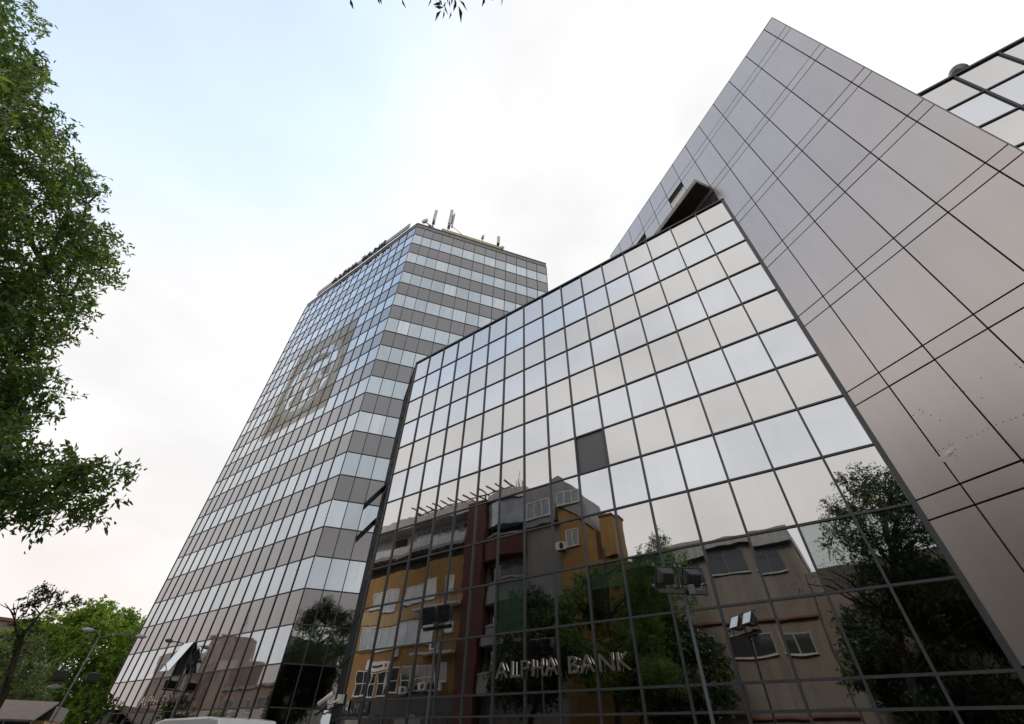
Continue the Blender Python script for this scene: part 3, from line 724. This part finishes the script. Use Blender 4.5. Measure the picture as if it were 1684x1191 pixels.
# white top storey set back behind a terrace
MB().box(HP, (30.2, 53), (-10, -1.3), (15.001, 20.3)).build('top_storey', 'white_render', AB)
MB().box(HP, (30.2, 53), (-1.29, .45), (16.3, 16.62)).build('balcony_slab', 'grey_render', AB)
MB().box(HP, (30.0, 53), (-1.6, .3), (19.4, 20.4)).build('parapet', 'white_render', AB)
MB().box(HP, (30.3, 52.9), (.3, .42), (16.621, 17.4)).build('balcony_front', 'white_render', AB)
for a, m_ in (((40.8, 42.6), 'red_brown_render'), ((36.0, 38.6), 'curtain_glass'), ((32.6, 35.6), 'curtain_glass'), ((30.5, 32.2), 'house_glass')):
    if m_ == 'red_brown_render': HP.box('door', AB, m_, a, (-1.299, -1.25), (16.63, 19.1))
    else: window(HP, AB, a, (17.2, 19.1), -1.3, 3, 1, m_)
for k in range(17):
    x = 30.6 + k * 1.3; HP.box('terrace_rib', AB, 'galvanised', (x - .05, x + .05), (.0, .52), (16.18, 16.29))
MB().box(HP, (30.3, 53), (-1.29, -1.2), (15.001, 16.28)).build('dark_band', 'shop_dark', AB)
# curved bay in front of the grey balcony stack
def bay(z0, z1, m, nm, r=1.0, x0=23.7, x1=28.0):
    pts = [(x0 + (x1 - x0) * t, -.6 + r * (1.25 * math.sin(math.pi * (.18 + .64 * t)))) for t in np.linspace(0, 1, 11)]
    pl = [HP.at(x, e, 0) for x, e in pts] + [HP.at(x1, -.61, 0), HP.at(x0, -.61, 0)]
    return MB().prism(pl, z0, z1).build(nm, m, AB)
for k, (z0, z1) in enumerate(((4.6, 5.7), (7.6, 8.9), (10.6, 12.2), (14.2, 15.9))):
    bay(z0, z1, 'grey_render' if k != 3 else 'red_brown_render', 'balcony')
    bay(z0 + (z1 - z0), z0 + (z1 - z0) + .12, 'pale_band', 'balcony_coping', 1.06)
    HP.box('recess', AB, 'house_glass', (24.1, 27.7), (-.599, -.57), (z1 + .15, z1 + 1.6))
bay(16.9, 19.2, 'curtain_glass', 'glazed_bay', .9)
bay(19.3, 20.2, 'white_render', 'bay_parapet', 1.1)
window(HP, AB, (20.6, 23.2), (16.6, 18.2), .15, 3, 1)
for k, (z0, z1) in enumerate(((11.6, 13.4), (8.2, 10.1))):
    if k == 0:
        window(HP, AB, (39.3, 43), (z0, z1), 0, 3, 1); window(HP, AB, (33.7, 38.1), (z0, z1), 0, 3, 1); window(HP, AB, (31.4, 32.6), (z0 + .3, z1), 0, 1, 1)
    else:
        window(HP, AB, (33.4, 43.5), (z0, z1), 0, 7, 1); window(HP, AB, (31.3, 32.5), (8.7, 9.5), 0, 1, 1)
HP.box('infill_panel', AB, 'cream_render', (32.9, 44.5), (.001, .03), (10.25, 11.45))
HP.box('infill_panel', AB, 'cream_render', (30.3, 32.8), (.001, .03), (10.95, 11.5))
for a in ((40.2, 42.9), (36.9, 39.9), (33.2, 36.6)): window(HP, AB, a, (4.75, 6.65), 0, 3, 2, 'house_glass')
window(HP, AB, (31.3, 32.4), (5.4, 6.75), 0, 1, 1, 'house_glass')
for z in (10.75, 7.35):
    MB().box(HP, (30.25, 35.0), (.031, .95), (z - .08, z + .1)).build('balcony_slab', 'white_render', AB)
    railing(HP, AB, (30.3, 32.4), .9, z + .1)
for k, x in enumerate((30.6, 33.8, 37.0, 40.2, 43.4)):
    HP.box('shutter', AB, 'grey_render' if k % 2 else 'shop_dark', (x, x + 2.6), (.251, .28), (.2, 3.2))
    HP.box('shutter', AB, 'black_metal', (x, x + 2.6), (.251, .275), (3.3, 3.4))
pg = MB()
for k in range(13):
    x = 25.5 + k * 1.05; pg.box(HP, (x - .05, x + .05), (-2.0, .9), (20.95, 21.07))
for k in range(5): pg.box(HP, (25.6 + k * 3.1, 25.75 + k * 3.1), (-.4, -.25), (20.25, 20.9))
pg.box(HP, (25.3, 38.4), (-.38, -.27), (20.85, 20.948))
PGO = pg.build('pergola', 'timber'); tag(PGO, 'dark timber pergola on the roof terrace of the orange flats', 'pergola')
SG2 = empty('shop_sign', HP.at(42.3, .27, 3.9), 'dark shop fascia sign with pale capital letters under the orange flats', 'sign')
HP.box('sign_panel', SG2, 'black_metal', (40.2, 44.5), (.26, .34), (3.42, 4.42))
for k, chh in enumerate('DMAC'):
    text_mesh('letter', chh, 1.05, .03, 'galvanised', dL, -nL, HP.at(40.45 + k * .98, .36, 3.55), SG2)
SG3 = empty('office_sign', HP.at(40.3, .05, 6.7), 'white rectangular sign board above first floor window of the orange flats', 'sign')
HP.box('sign_panel', SG3, 'white_plastic', (38.8, 41.8), (.03, .10), (6.72, 7.42))
HP.box('lettering', SG3, 'black_print', (39.6, 41.0), (.101, .104), (6.98, 7.16)); HP.box('lettering', SG3, 'red_paint', (38.95, 39.3), (.101, .104), (6.9, 7.25))
for i, (a, z, e) in enumerate(((37.8, 7.45, 0), (33.2, 7.6, .4), (35.7, 4.62, .25), (34.0, 4.75, .25), (31.9, 4.75, .25), (26.0, 8.95, .7), (19.9, 13.6, 0))):
    aircon(HP, a, z, e, ['under the middle floor window strip', 'standing on the lower balcony ledge', 'low left of the floodlight pole', 'low beside the floodlight pole', 'low right of the floodlight pole', 'on the grey balcony stack', 'beside the small window high on the side wall'][i].join(['white air conditioner box ', ' of the flats']), i)
AM = empty('roof_mast', HP.at(25.0, -1, 20.2), 'thin roof aerial in a wire cage on the orange flats', 'aerial')
cg = MB()
for q in range(6): cg.tube([HP.at(25 + .28 * math.cos(q * 1.05), -1 + .28 * math.sin(q * 1.05), 20.2), HP.at(25 + .28 * math.cos(q * 1.05), -1 + .28 * math.sin(q * 1.05), 21.5)], .018, 5)
for z in (20.6, 21.05, 21.5): cg.tube([HP.at(25 + .28 * math.cos(q), -1 + .28 * math.sin(q), z) for q in np.linspace(0, 6.283, 13)], .016, 5)
cg.build('cage', 'black_metal', AM); tube('pole', [HP.at(25, -1, 20.2), HP.at(25, -1, 22.6)], .025, 'black_metal', AM)

GE = 21.48
GP = Plane(street(0, GE), dL, -nL)
OB = empty('office_block', street(9, GE + 5), 'plain beige rendered block with dark strip windows, mirrored right of the floodlights', 'building')
MB().box(GP, (4.0, 19), (-10, 0), (0, 12.1)).build('wall', 'beige_render', OB)
MB().box(GP, (3.9, 15.1), (-10, .35), (12.101, 12.95)).build('parapet', 'pale_band', OB)
MB().box(GP, (-14, 3.99), (-9, -.5), (0, 10.3)).build('side_wing', 'beige_render', OB)
for z, t in (((10.5, 11.85), 'a'), ((5.85, 7.05), 'b'), ((1.2, 2.6), 'c')):
    for a in ((13.0, 14.9), (10.2, 12.5), (7.0, 9.5), (4.75, 6.5)): window(GP, OB, a, z, 0, 2, 1, 'house_glass', 'pale_band' if t != 'a' else 'grey_board', .06)
    for a in ((.8, 3.0), (-2.5, -.2), (-6, -3.5)): 
        if t != 'a': window(GP, OB, a, z, -.5, 2, 1, 'house_glass', 'pale_band', .06)
for z in (7.65, 3.1): MB().box(GP, (4.05, 15.2), (.001, .14), (z, z + .1)).build('string_course', 'roof_tile', OB)

# the pale stepped building far down the street, mirrored in the tower
CE = 57.5
CP = Plane(street(0, CE), dL, -nL)
ST = empty('stepped_building', street(160, CE + 8), 'far pinkish stepped building with a tall mast, mirrored low in the tower', 'building')
MB().box(CP, (156.5, 166.5), (-10, 0), (0, 23.4)).build('tower_block', 'stone_pink', ST)
for k in range(6): MB().box(CP, (156.6 + k * 1.7, 157.5 + k * 1.7), (-10, .2), (23.401, 24.6 + (k % 3) * .4)).build('battlement', 'stone_pink', ST)
for k in range(5): MB().box(CP, (157 + k * 2, 157.5 + k * 2), (.001, .5), (0, 23)).build('pilaster', 'stone_pink', ST)
MB().extrude(CP, [(168, 0), (199, 0), (199, 22.4), (186, 23), (172, 20.5), (168, 21.5)], -11, -1).build('wall', 'stone_pink', ST)
MB().extrude(CP, [(166.51, 0), (167.99, 0), (167.99, 21), (166.51, 22.5)], -11, -.5).build('wall', 'stone_pink', ST)
MB().box(CP, (146, 156.49), (-9, -.6), (0, 18.2)).build('wall', 'stone_pink', ST)
MB().box(CP, (100, 145.99), (-9, -1), (0, 11.3)).build('wall', 'stone_pink', ST)
MB().box(CP, (99.5, 146), (-9.3, -.6), (11.301, 11.9)).build('cornice', 'pale_band', ST)
for r in range(2):
    for k in range(9): window(CP, ST, (103 + k * 4.8, 105.2 + k * 4.8), (2.0 + r * 4.6, 4.6 + r * 4.6), -1, 2, 1, 'house_glass')
for r in range(3):
    for k in range(4): window(CP, ST, (170.5 + k * 7, 173.5 + k * 7), (10 + r * 4, 12.2 + r * 4), -1, 3, 1, 'house_glass')
for k in range(2): window(CP, ST, (148.5 + k * 4, 150.2 + k * 4), (13.2, 15.6), -.6, 2, 1, 'house_glass')
ms = MB(); mb_ = CP.at(156.9, -4, 23.4)
for q in range(3): ms.tube([mb_ + V3(.5 * math.cos(q * 2.1), .5 * math.sin(q * 2.1), 0), mb_ + V3(.1 * math.cos(q * 2.1), .1 * math.sin(q * 2.1), 6.5)], .06, 5)
ms.tube([mb_ + V3(0, 0, 6), mb_ + V3(0, 0, 9.2)], .07, 5)
for z in (1, 2.2, 3.4, 4.4): ms.tube([mb_ + V3(-.5 + z * .06, 0, z), mb_ + V3(.9 - z * .1, .2, z + .1)], .13, 5)
ms.build('mast', 'black_metal', ST)

# low buildings at the far left, behind the trees
o1 = seen(-60, 1008, 100); dB = dirv(48)
BP = Plane(o1, dB, dirv(138))
LB = empty('corner_building', (o1[0], o1[1], 0), 'brown building with red-brown roof edge behind the sparse tree at far left', 'building')
MB().box(BP, (-8, 13.2), (-10, 0), (0, o1[2] - .3)).build('wall', 'beige_render', LB)
MB().box(BP, (-8.3, 13.5), (-10.3, .35), (o1[2] - .299, o1[2] + .05)).build('roof', 'roof_tile', LB)
for k in range(4): window(BP, LB, (-3.5 + k * 3.2, -1.9 + k * 3.2), (o1[2] - 3.0, o1[2] - 1.4), 0, 2, 1, 'house_glass')
o2 = seen(22, 1191, 44)
KP = Plane((o2[0], o2[1]), dirv(62), dirv(152))
KI = empty('kiosk', (o2[0], o2[1], 0), 'low beige kiosk with a sloping brown awning under the trees at far left', 'kiosk')
MB().box(KP, (-5, 1.4), (-4, 0), (0, 2.3)).build('wall', 'cream_render', KI)
MB().hexa([KP.at(-5.2, 1.5, 2.2), KP.at(1.1, 1.5, 2.2), KP.at(1.5, -.2, 3.1), KP.at(-1.2, -.2, 3.1), KP.at(-5.2, 1.5, 2.3), KP.at(1.1, 1.5, 2.3), KP.at(1.5, -.2, 3.2), KP.at(-1.2, -.2, 3.2)]).build('awning', 'awning', KI)
MB().box(KP, (-5.1, 1.5), (-4.1, -.21), (2.301, 3.0)).build('fascia', 'shop_dark', KI)
window(KP, KI, (-3, .8), (1, 2.5), 0, 3, 1, 'house_glass')

# ------------------------------------------------------------------ trees
def leaves_mesh(name, C, D, Lg, Wd, tone, m, parent, fold=.25):
    """one rhombic leaf per centre C, pointing along D"""
    n = len(C)
    D = D / np.linalg.norm(D, axis=1)[:, None]
    R = RNG.normal(size=(n, 3)); S = np.cross(D, R); S /= np.linalg.norm(S, axis=1)[:, None] + 1e-9
    NN = np.cross(D, S)
    Lg = np.asarray(Lg)[:, None]; Wd = np.asarray(Wd)[:, None]
    a = C; b = C + D * Lg * .42 + S * Wd * .5 + NN * Wd * fold; c = C + D * Lg - NN * Lg * .12; d = C + D * Lg * .42 - S * Wd * .5 + NN * Wd * fold
    v = np.stack([a, b, c, d], 1).reshape(-1, 3)
    me = bpy.data.meshes.new(name)
    me.vertices.add(4 * n); me.vertices.foreach_set('co', v.ravel().astype(np.float32))
    me.loops.add(4 * n); me.polygons.add(n)
    me.loops.foreach_set('vertex_index', np.arange(4 * n, dtype=np.int32))
    me.polygons.foreach_set('loop_start', np.arange(0, 4 * n, 4, dtype=np.int32)); me.polygons.foreach_set('loop_total', np.full(n, 4, np.int32))
    at = me.attributes.new('tone', 'FLOAT', 'FACE'); at.data.foreach_set('value', np.clip(tone, 0, 1).astype(np.float32))
    me.update(calc_edges=True); me.validate(); me.materials.append(MATS[m])
    return link(name, me, parent)
def clumps(lobes, per, twig, leaf, ratio, droop=.35, outward=None, spread=.9, MINT=4):
    """lobes: (centre, radius). Leaves sit in sprays along short twigs that leave each lobe"""
    Cs, Ds, Ls, Ts = [], [], [], []
    for c, r in lobes:
        nt_ = int(per) if per > 20 else max(MINT, int(per * r * r / .25)); lt_ = RNG.uniform(.0, 1.0)
        for _ in range(nt_):
            d = RNG.normal(size=3); d /= np.linalg.norm(d)
            if outward is not None and RNG.random() < .5: d = d + outward * .8; d /= np.linalg.norm(d)
            p0 = c + d * r * RNG.uniform(.1, .75); ln = twig * RNG.uniform(.6, 1.3)
            k = RNG.integers(7, 14); ts = np.linspace(0, 1, k)
            pts = p0 + d * (ln * ts)[:, None] - V3(0, 0, 1) * (droop * ln * ts ** 2)[:, None]
            j = RNG.normal(size=(k, 3)); dd = d * .5 + j * spread - V3(0, 0, .55)
            Cs.append(pts + RNG.normal(size=(k, 3)) * twig * .06); Ds.append(dd); Ls.append(leaf * RNG.uniform(.65, 1.2, k)); Ts.append(np.clip(lt_ + RNG.normal(size=k) * .25, 0, 1))
    C = np.concatenate(Cs); D = np.concatenate(Ds); Lg = np.concatenate(Ls)
    return C, D, Lg, Lg * ratio, np.concatenate(Ts)
def branch_path(a, b, sag=.0, wig=.12, n=6):
    a, b = V3(*a), V3(*b); ln = np.linalg.norm(b - a); out_ = []
    for t in np.linspace(0, 1, n):
        p = a + (b - a) * t + V3(0, 0, 1) * math.sin(t * math.pi) * sag * ln
        if 0 < t < 1: p = p + RNG.normal(size=3) * wig * ln / n
        out_.append(p)
    return out_
def wood(name, m, parent, trunk, r0, r1, ends, rb=.07, k=8, twigs=2):
    t = MB(); n = len(trunk); t.tube(trunk, [r0 + (r1 - r0) * i / (n - 1) for i in range(n)], k)
    for e in ends:
        i = int(np.argmin([np.linalg.norm(V3(*p) - e) + 2.2 * max(0, p[2] - e[2] + .6) for p in trunk])); i = max(i, n // 3)
        p = branch_path(trunk[i], e, .08); t.tube(p, [max(.012, rb * (1 - .8 * q / (len(p) - 1))) for q in range(len(p))], 6)
        for _ in range(twigs):
            s = p[RNG.integers(2, len(p))]; q = branch_path(s, s + RNG.normal(size=3) * V3(.7, .7, .35), 0, .2, 4); t.tube(q, [.022, .016, .01, .005], 5)
    return t.build(name, m, parent, smooth=True)

# ---- big ash tree at the left of the frame
TB = street(14.2, 14.4)
outline = [(0, 32), (14, 14), (16, 68), (30, 75), (48, 72), (60, 66), (90, 76), (120, 82), (150, 92), (172, 64), (178, 110), (205, 116), (235, 124), (262, 142), (290, 160), (300, 186), (322, 180), (338, 140), (352, 160), (370, 176), (392, 202), (405, 200), (430, 196), (455, 214), (470, 175), (486, 140), (500, 164), (518, 150), (535, 120), (556, 100), (573, 112), (590, 90), (600, 134), (612, 128), (628, 98), (650, 126), (662, 90), (690, 58), (712, 38), (734, 30), (742, 120), (752, 150), (758, 214), (772, 216), (790, 170), (800, 188), (815, 150), (826, 196), (838, 176), (855, 150), (862, 84), (870, 12)]
oy = np.array([p[0] for p in outline], float); ox = np.array([p[1] for p in outline], float)
def inside(x, y, m=0): return x < np.interp(y, oy, ox) - m
lobes = []
tries = 0
while len(lobes) < 560 and tries < 60000:
    tries += 1
    y = RNG.uniform(-10, 868); x = RNG.uniform(-50, 215); m = RNG.uniform(8, 26)
    if not inside(x, y, m): continue
    if y < 0 and x > 10: continue
    if 96 < x + (y - 165) * .3 < 150 and 150 < y < 190: continue
    if y > 700 and x > 25 and RNG.random() < .35: continue
    if y > 845 and RNG.random() < .6: continue
    edge = (np.interp(y, oy, ox) - x) / 120
    r = RNG.uniform(8.2, 9.8) if y > 700 else RNG.uniform(8.8, 10.5) + max(0, edge) * RNG.uniform(0, 1.5)
    p = seen(x, y, r); lobes.append((p, .011 * m * RNG.uniform(.8, 1.2)))
vis = len(lobes)
back = []
cc = street(14.0, 14.6, 8.2)
while len(back) < 150:                                     # the part of the crown beyond the frame
    q = RNG.normal(size=3); q /= np.linalg.norm(q); q *= RNG.uniform(.3, 1) ** .4
    p = cc + dL * q[0] * 4.3 + nL * q[1] * 3.4 + V3(0, 0, q[2] * 4.4)
    d = p - CAM; f = d @ FW
    if f > .2:
        X, Y = 842 + FPX * (d @ RT) / f, 595.5 - FPX * (d @ UP) / f
        if X > -50 and -40 < Y < 1250: continue
    back.append((p, RNG.uniform(.5, .8)))
AT = empty('ash_tree', TB, 'large ash tree with dense green crown filling the left edge', 'tree')
tr = [TB + V3(0, 0, -.1), TB + V3(.1, 0, 1.5), TB + V3(.0, .15, 3.2), TB + V3(.2, .1, 5.2), TB + V3(.1, .2, 7.4), TB + V3(.3, .2, 9.6), TB + V3(.3, .1, 11.4)]
ends = [seen(x, y, r) for x, y, r in ((170, 765, 8.8), (60, 800, 9.4), (185, 440, 9.3), (160, 320, 9.5), (110, 560, 9.8), (120, 240, 9.8), (90, 640, 9.5))] + [b[0] for b in back[:14]]
wood('trunk', 'bark', AT, tr, .26, .06, ends, .06, twigs=0)
C1 = clumps(lobes, 7.5, .27, .11, .38, .3, MINT=7)
C2 = clumps(back, 14, .45, .17, .45, .3)
leaves_mesh('crown', *[np.concatenate([a, b]) for a, b in zip(C1, C2)], 'ash_leaf', AT)

# ---- tree whose branches hang over the camera, mirrored at the right
RB = street(1.5, 15.6)
RTR = empty('street_tree', RB, 'leafy tree behind the camera, twigs hanging in at the top edge, mirrored at right', 'tree')
rc = street(-2.1, 16.0, 9.2)
rl = []
while len(rl) < 190:
    q = RNG.normal(size=3); q /= np.linalg.norm(q); q *= RNG.uniform(.25, 1) ** .4
    p = rc + dL * q[0] * 4.2 + nL * q[1] * 3.4 + V3(0, 0, q[2] * 4.0)
    d = p - CAM; f = d @ FW
    if f > 0 and abs(595.5 - FPX * (d @ UP) / f - 595) < 640 and abs(FPX * (d @ RT) / f) < 900: continue
    rl.append((p, RNG.uniform(.45, .75)))
tr2 = [RB + V3(0, 0, -.1), RB - dL * .05 + V3(0, 0, 2), RB - dL * .2 + V3(0, 0, 4), RB - dL * .7 + V3(0, 0, 6), RB - dL * 1.6 + V3(0, 0, 8.2), RB - dL * 2.3 + V3(0, 0, 10.5)]
tip = seen(735, -22, 1.05) * 0 + (CAM + ray(735, -25) * 6.0)
C3 = clumps(rl, 17, .42, .15, .42, .3)
# single leaves hanging in from the top edge, on twigs just above
LV = [((576, -3), (581, 17)), ((622, -4), (624, 8)), ((626, -5), (627, 9)), ((661, -3), (667, 15)), ((709, -4), (705, 13)), ((727, 7), (711, 7)), ((729, 13), (714, 11)), ((723, -4), (723, 14)), ((726, 17), (714, 34)), ((730, 16), (729, 33)), ((731, 7), (736, 26)), ((742, 18), (739, 33)), ((735, -5), (737, 7)), ((740, 0), (739, 13)), ((751, 3), (745, 19)), ((754, 9), (760, 39)), ((755, 0), (770, 17)), ((797, -5), (793, 12)), ((810, -6), (810, 2)), ((825, -5), (826, 10)), ((744, -8), (752, 8)), ((718, -9), (716, 3)), ((733, 2), (728, 14)), ((746, -4), (741, 9)), ((749, -3), (748, 12)), ((722, -2), (729, 12))]
pc, pd, pl_ = [], [], []
for (x0, y0), (x1, y1) in LV:
    r_ = RNG.uniform(5.8, 6.3); A = CAM + ray(x0, y0) * r_; Bq = CAM + ray(x1, y1) * (r_ - .02); pc.append(A); pd.append(Bq - A); pl_.append(np.linalg.norm(Bq - A))
for _ in range(170):                                       # the rest of the spray, above the frame
    x, y = RNG.uniform(420, 980), RNG.uniform(-150, -16); A = CAM + ray(x, y) * RNG.uniform(5.9, 6.8); pc.append(A); pd.append(RNG.normal(size=3) + V3(0, 0, -.3)); pl_.append(.11)
pl_ = np.array(pl_); C4 = (np.array(pc), np.array(pd), pl_, np.clip(pl_ * .34, .022, .05), RNG.uniform(0, .5, len(pc)))
leaves_mesh('crown', *[np.concatenate([a, b]) for a, b in zip(C3, C4)], 'street_leaf', RTR)
wood('trunk', 'bark', RTR, tr2, .22, .07, [tip, CAM + ray(600, -40) * 6.2, CAM + ray(820, -40) * 6.2] + [l[0] for l in rl[:22]], .075, twigs=0)

# ---- trees beyond the frame and down the street
def tree(name, base, top, rad, label, leaf, m, n=70, ratio=.5, per=5, lean=(0, 0), group=None, z0=.3, bark='bark', r0=.22, twig=.5, lobe=(.5, .9), seedlobes=None, droop=.3):
    base = V3(base[0], base[1], 0); o = empty(name, base, label, 'tree', group)
    zc = top * (z0 + 1) / 2; hz = top * (1 - z0) / 2; L_ = list(seedlobes or [])
    while len(L_) < n:
        q = RNG.normal(size=3); q /= np.linalg.norm(q); q *= RNG.uniform(.2, 1) ** .4
        L_.append((base + V3(lean[0], lean[1], zc) + q * V3(rad, rad, hz) * (1 - .25 * max(0, q[2])), RNG.uniform(*lobe)))
    tk = [base + V3(lean[0] * t, lean[1] * t, top * .9 * t - .1 * (t == 0)) + RNG.normal(size=3) * V3(.12, .12, 0) * (t > 0) for t in np.linspace(0, 1, 6)]
    wood('trunk', bark, o, tk, r0, .05, [l[0] for l in L_[:14]], .07)
    leaves_mesh('crown', *clumps(L_, per, twig, leaf, ratio, droop), m, o)
    return o
tree('street_tree', street(20.5, 15.2), 10.6, 3.3, 'broad street tree standing behind the ash, mirrored above the letters', .2, 'street_leaf', 80, per=13, z0=.3)
tree('street_tree', street(12.0, 17.6), 8.6, 3.1, 'low spreading street tree before the side wall of the flats, mirrored round the bank letters', .19, 'street_leaf', 80, per=15, z0=.16)
tree('street_tree', street(-.6, 18.0), 9.6, 4.0, 'dark low-branched tree before the beige block, mirrored in the bottom right panes', .2, 'street_leaf', 120, per=20, z0=.1)
bt = seen(140, 1080, 80)
tree('plane_tree', bt, 15.2, 8.6, 'bushy bright green tree beside the left end of the tower', .36, 'plane_leaf', 230, .62, 3.4, z0=.1, twig=.85, lobe=(.8, 1.6), r0=.35)
bt2 = seen(222, 1080, 76)
tree('plane_tree', bt2, 13.6, 5.2, 'dark green tree half hidden behind the left end of the tower', .34, 'plane_leaf', 110, .62, 3.6, z0=.1, twig=.8, lobe=(.8, 1.4), r0=.3)
b3 = seen(10, 1120, 58)
tree('olive_green_tree', b3, 8.6, 3.0, 'dull green tree low at the far left beneath the brown roof', .24, 'olive_leaf', 55, .5, 5, z0=.1)
b4 = seen(150, 1191, 36)
tree('sapling', b4, 3.9, .85, 'small yellow-green sapling at the foot of the tower', .16, 'young_leaf', 26, .7, 5, z0=.05, r0=.05, twig=.3, lobe=(.25, .42))
# sparse, half bare tree
sb = seen(-12, 1191, 30); sb[2] = 0
SP = empty('sparse_tree', sb, 'thin leaning tree with bare twigs and a few leaf tufts at far left', 'tree')
w = MB()
def pxs(lst, r=30): return [seen(x, y, r) for x, y in lst]
w.tube([sb] + pxs([(8, 1140), (24, 1085), (33, 1058), (40, 1040), (52, 1028), (66, 1010), (78, 996), (84, 984)]), [.14, .125, .105, .085, .065, .05, .035, .022, .012], 8)
w.tube(pxs([(33, 1058), (30, 1046), (26, 1036), (24, 1020), (26, 1010), (32, 984)]), [.07, .055, .04, .03, .02, .006], 6)
for a in ([(24, 1018), (16, 1002), (4, 996), (-8, 990)], [(23, 1012), (14, 1000), (8, 992)], [(25, 1012), (22, 1000), (23, 992)], [(27, 1004), (33, 996), (40, 1000)], [(66, 1010), (58, 1000), (57, 985), (64, 970), (80, 966)], [(78, 996), (92, 992), (106, 996), (116, 984), (124, 980)], [(57, 1000), (45, 990), (48, 976)], [(84, 984), (90, 972), (94, 966)], [(40, 1040), (30, 1030), (14, 1026), (4, 1030)], [(52, 1028), (56, 1012), (54, 1002)]):
    w.tube(pxs(a), [.03, .02, .013, .008, .005][:len(a)], 5)
w.build('trunk', 'bark', SP, smooth=True)
tl = [(seen(x, y, 30 + RNG.uniform(-.6, .6)), r) for x, y, r in ((50, 985, .25), (58, 978, .25), (70, 968, .3), (82, 966, .32), (92, 972, .3), (88, 982, .25), (66, 990, .25), (50, 998, .28), (46, 1008, .25), (98, 990, .22), (122, 984, .16), (112, 988, .18), (76, 978, .25), (36, 1030, .35), (48, 1036, .4), (28, 1044, .35), (60, 1030, .3), (12, 1060, .5), (30, 1070, .5), (6, 1085, .5), (40, 1090, .5), (24, 1110, .5))]
leaves_mesh('crown', *clumps(tl, 9, .26, .15, .5, .3, MINT=6), 'olive_leaf', SP)
# two dark firs and a bush seen only in the tower's mirror
for k, (s, e, h) in enumerate(((112, 55.5, 13.5), (118.5, 55, 11.5))):
    L_ = [(street(s, e, h * t) + RNG.normal(size=3) * V3(1, 1, 0) * (1 - t) * 1.1, .25 + .9 * (1 - t)) for t in np.linspace(.1, 1, 34)]
    tree('fir_tree', street(s, e), h, 1.4, ['tall dark fir before the far low building, mirrored near the tower corner', 'shorter dark fir before the far low building, mirrored left of the tall one'][k], .3, 'fir_leaf', 34, .4, 4, z0=.1, seedlobes=L_, twig=.5, r0=.18)
tree('round_tree', street(133, 53), 8.0, 3.2, 'round green tree before the far low building, mirrored low in the tower', .3, 'ash_leaf', 45, .5, 4, z0=.15)
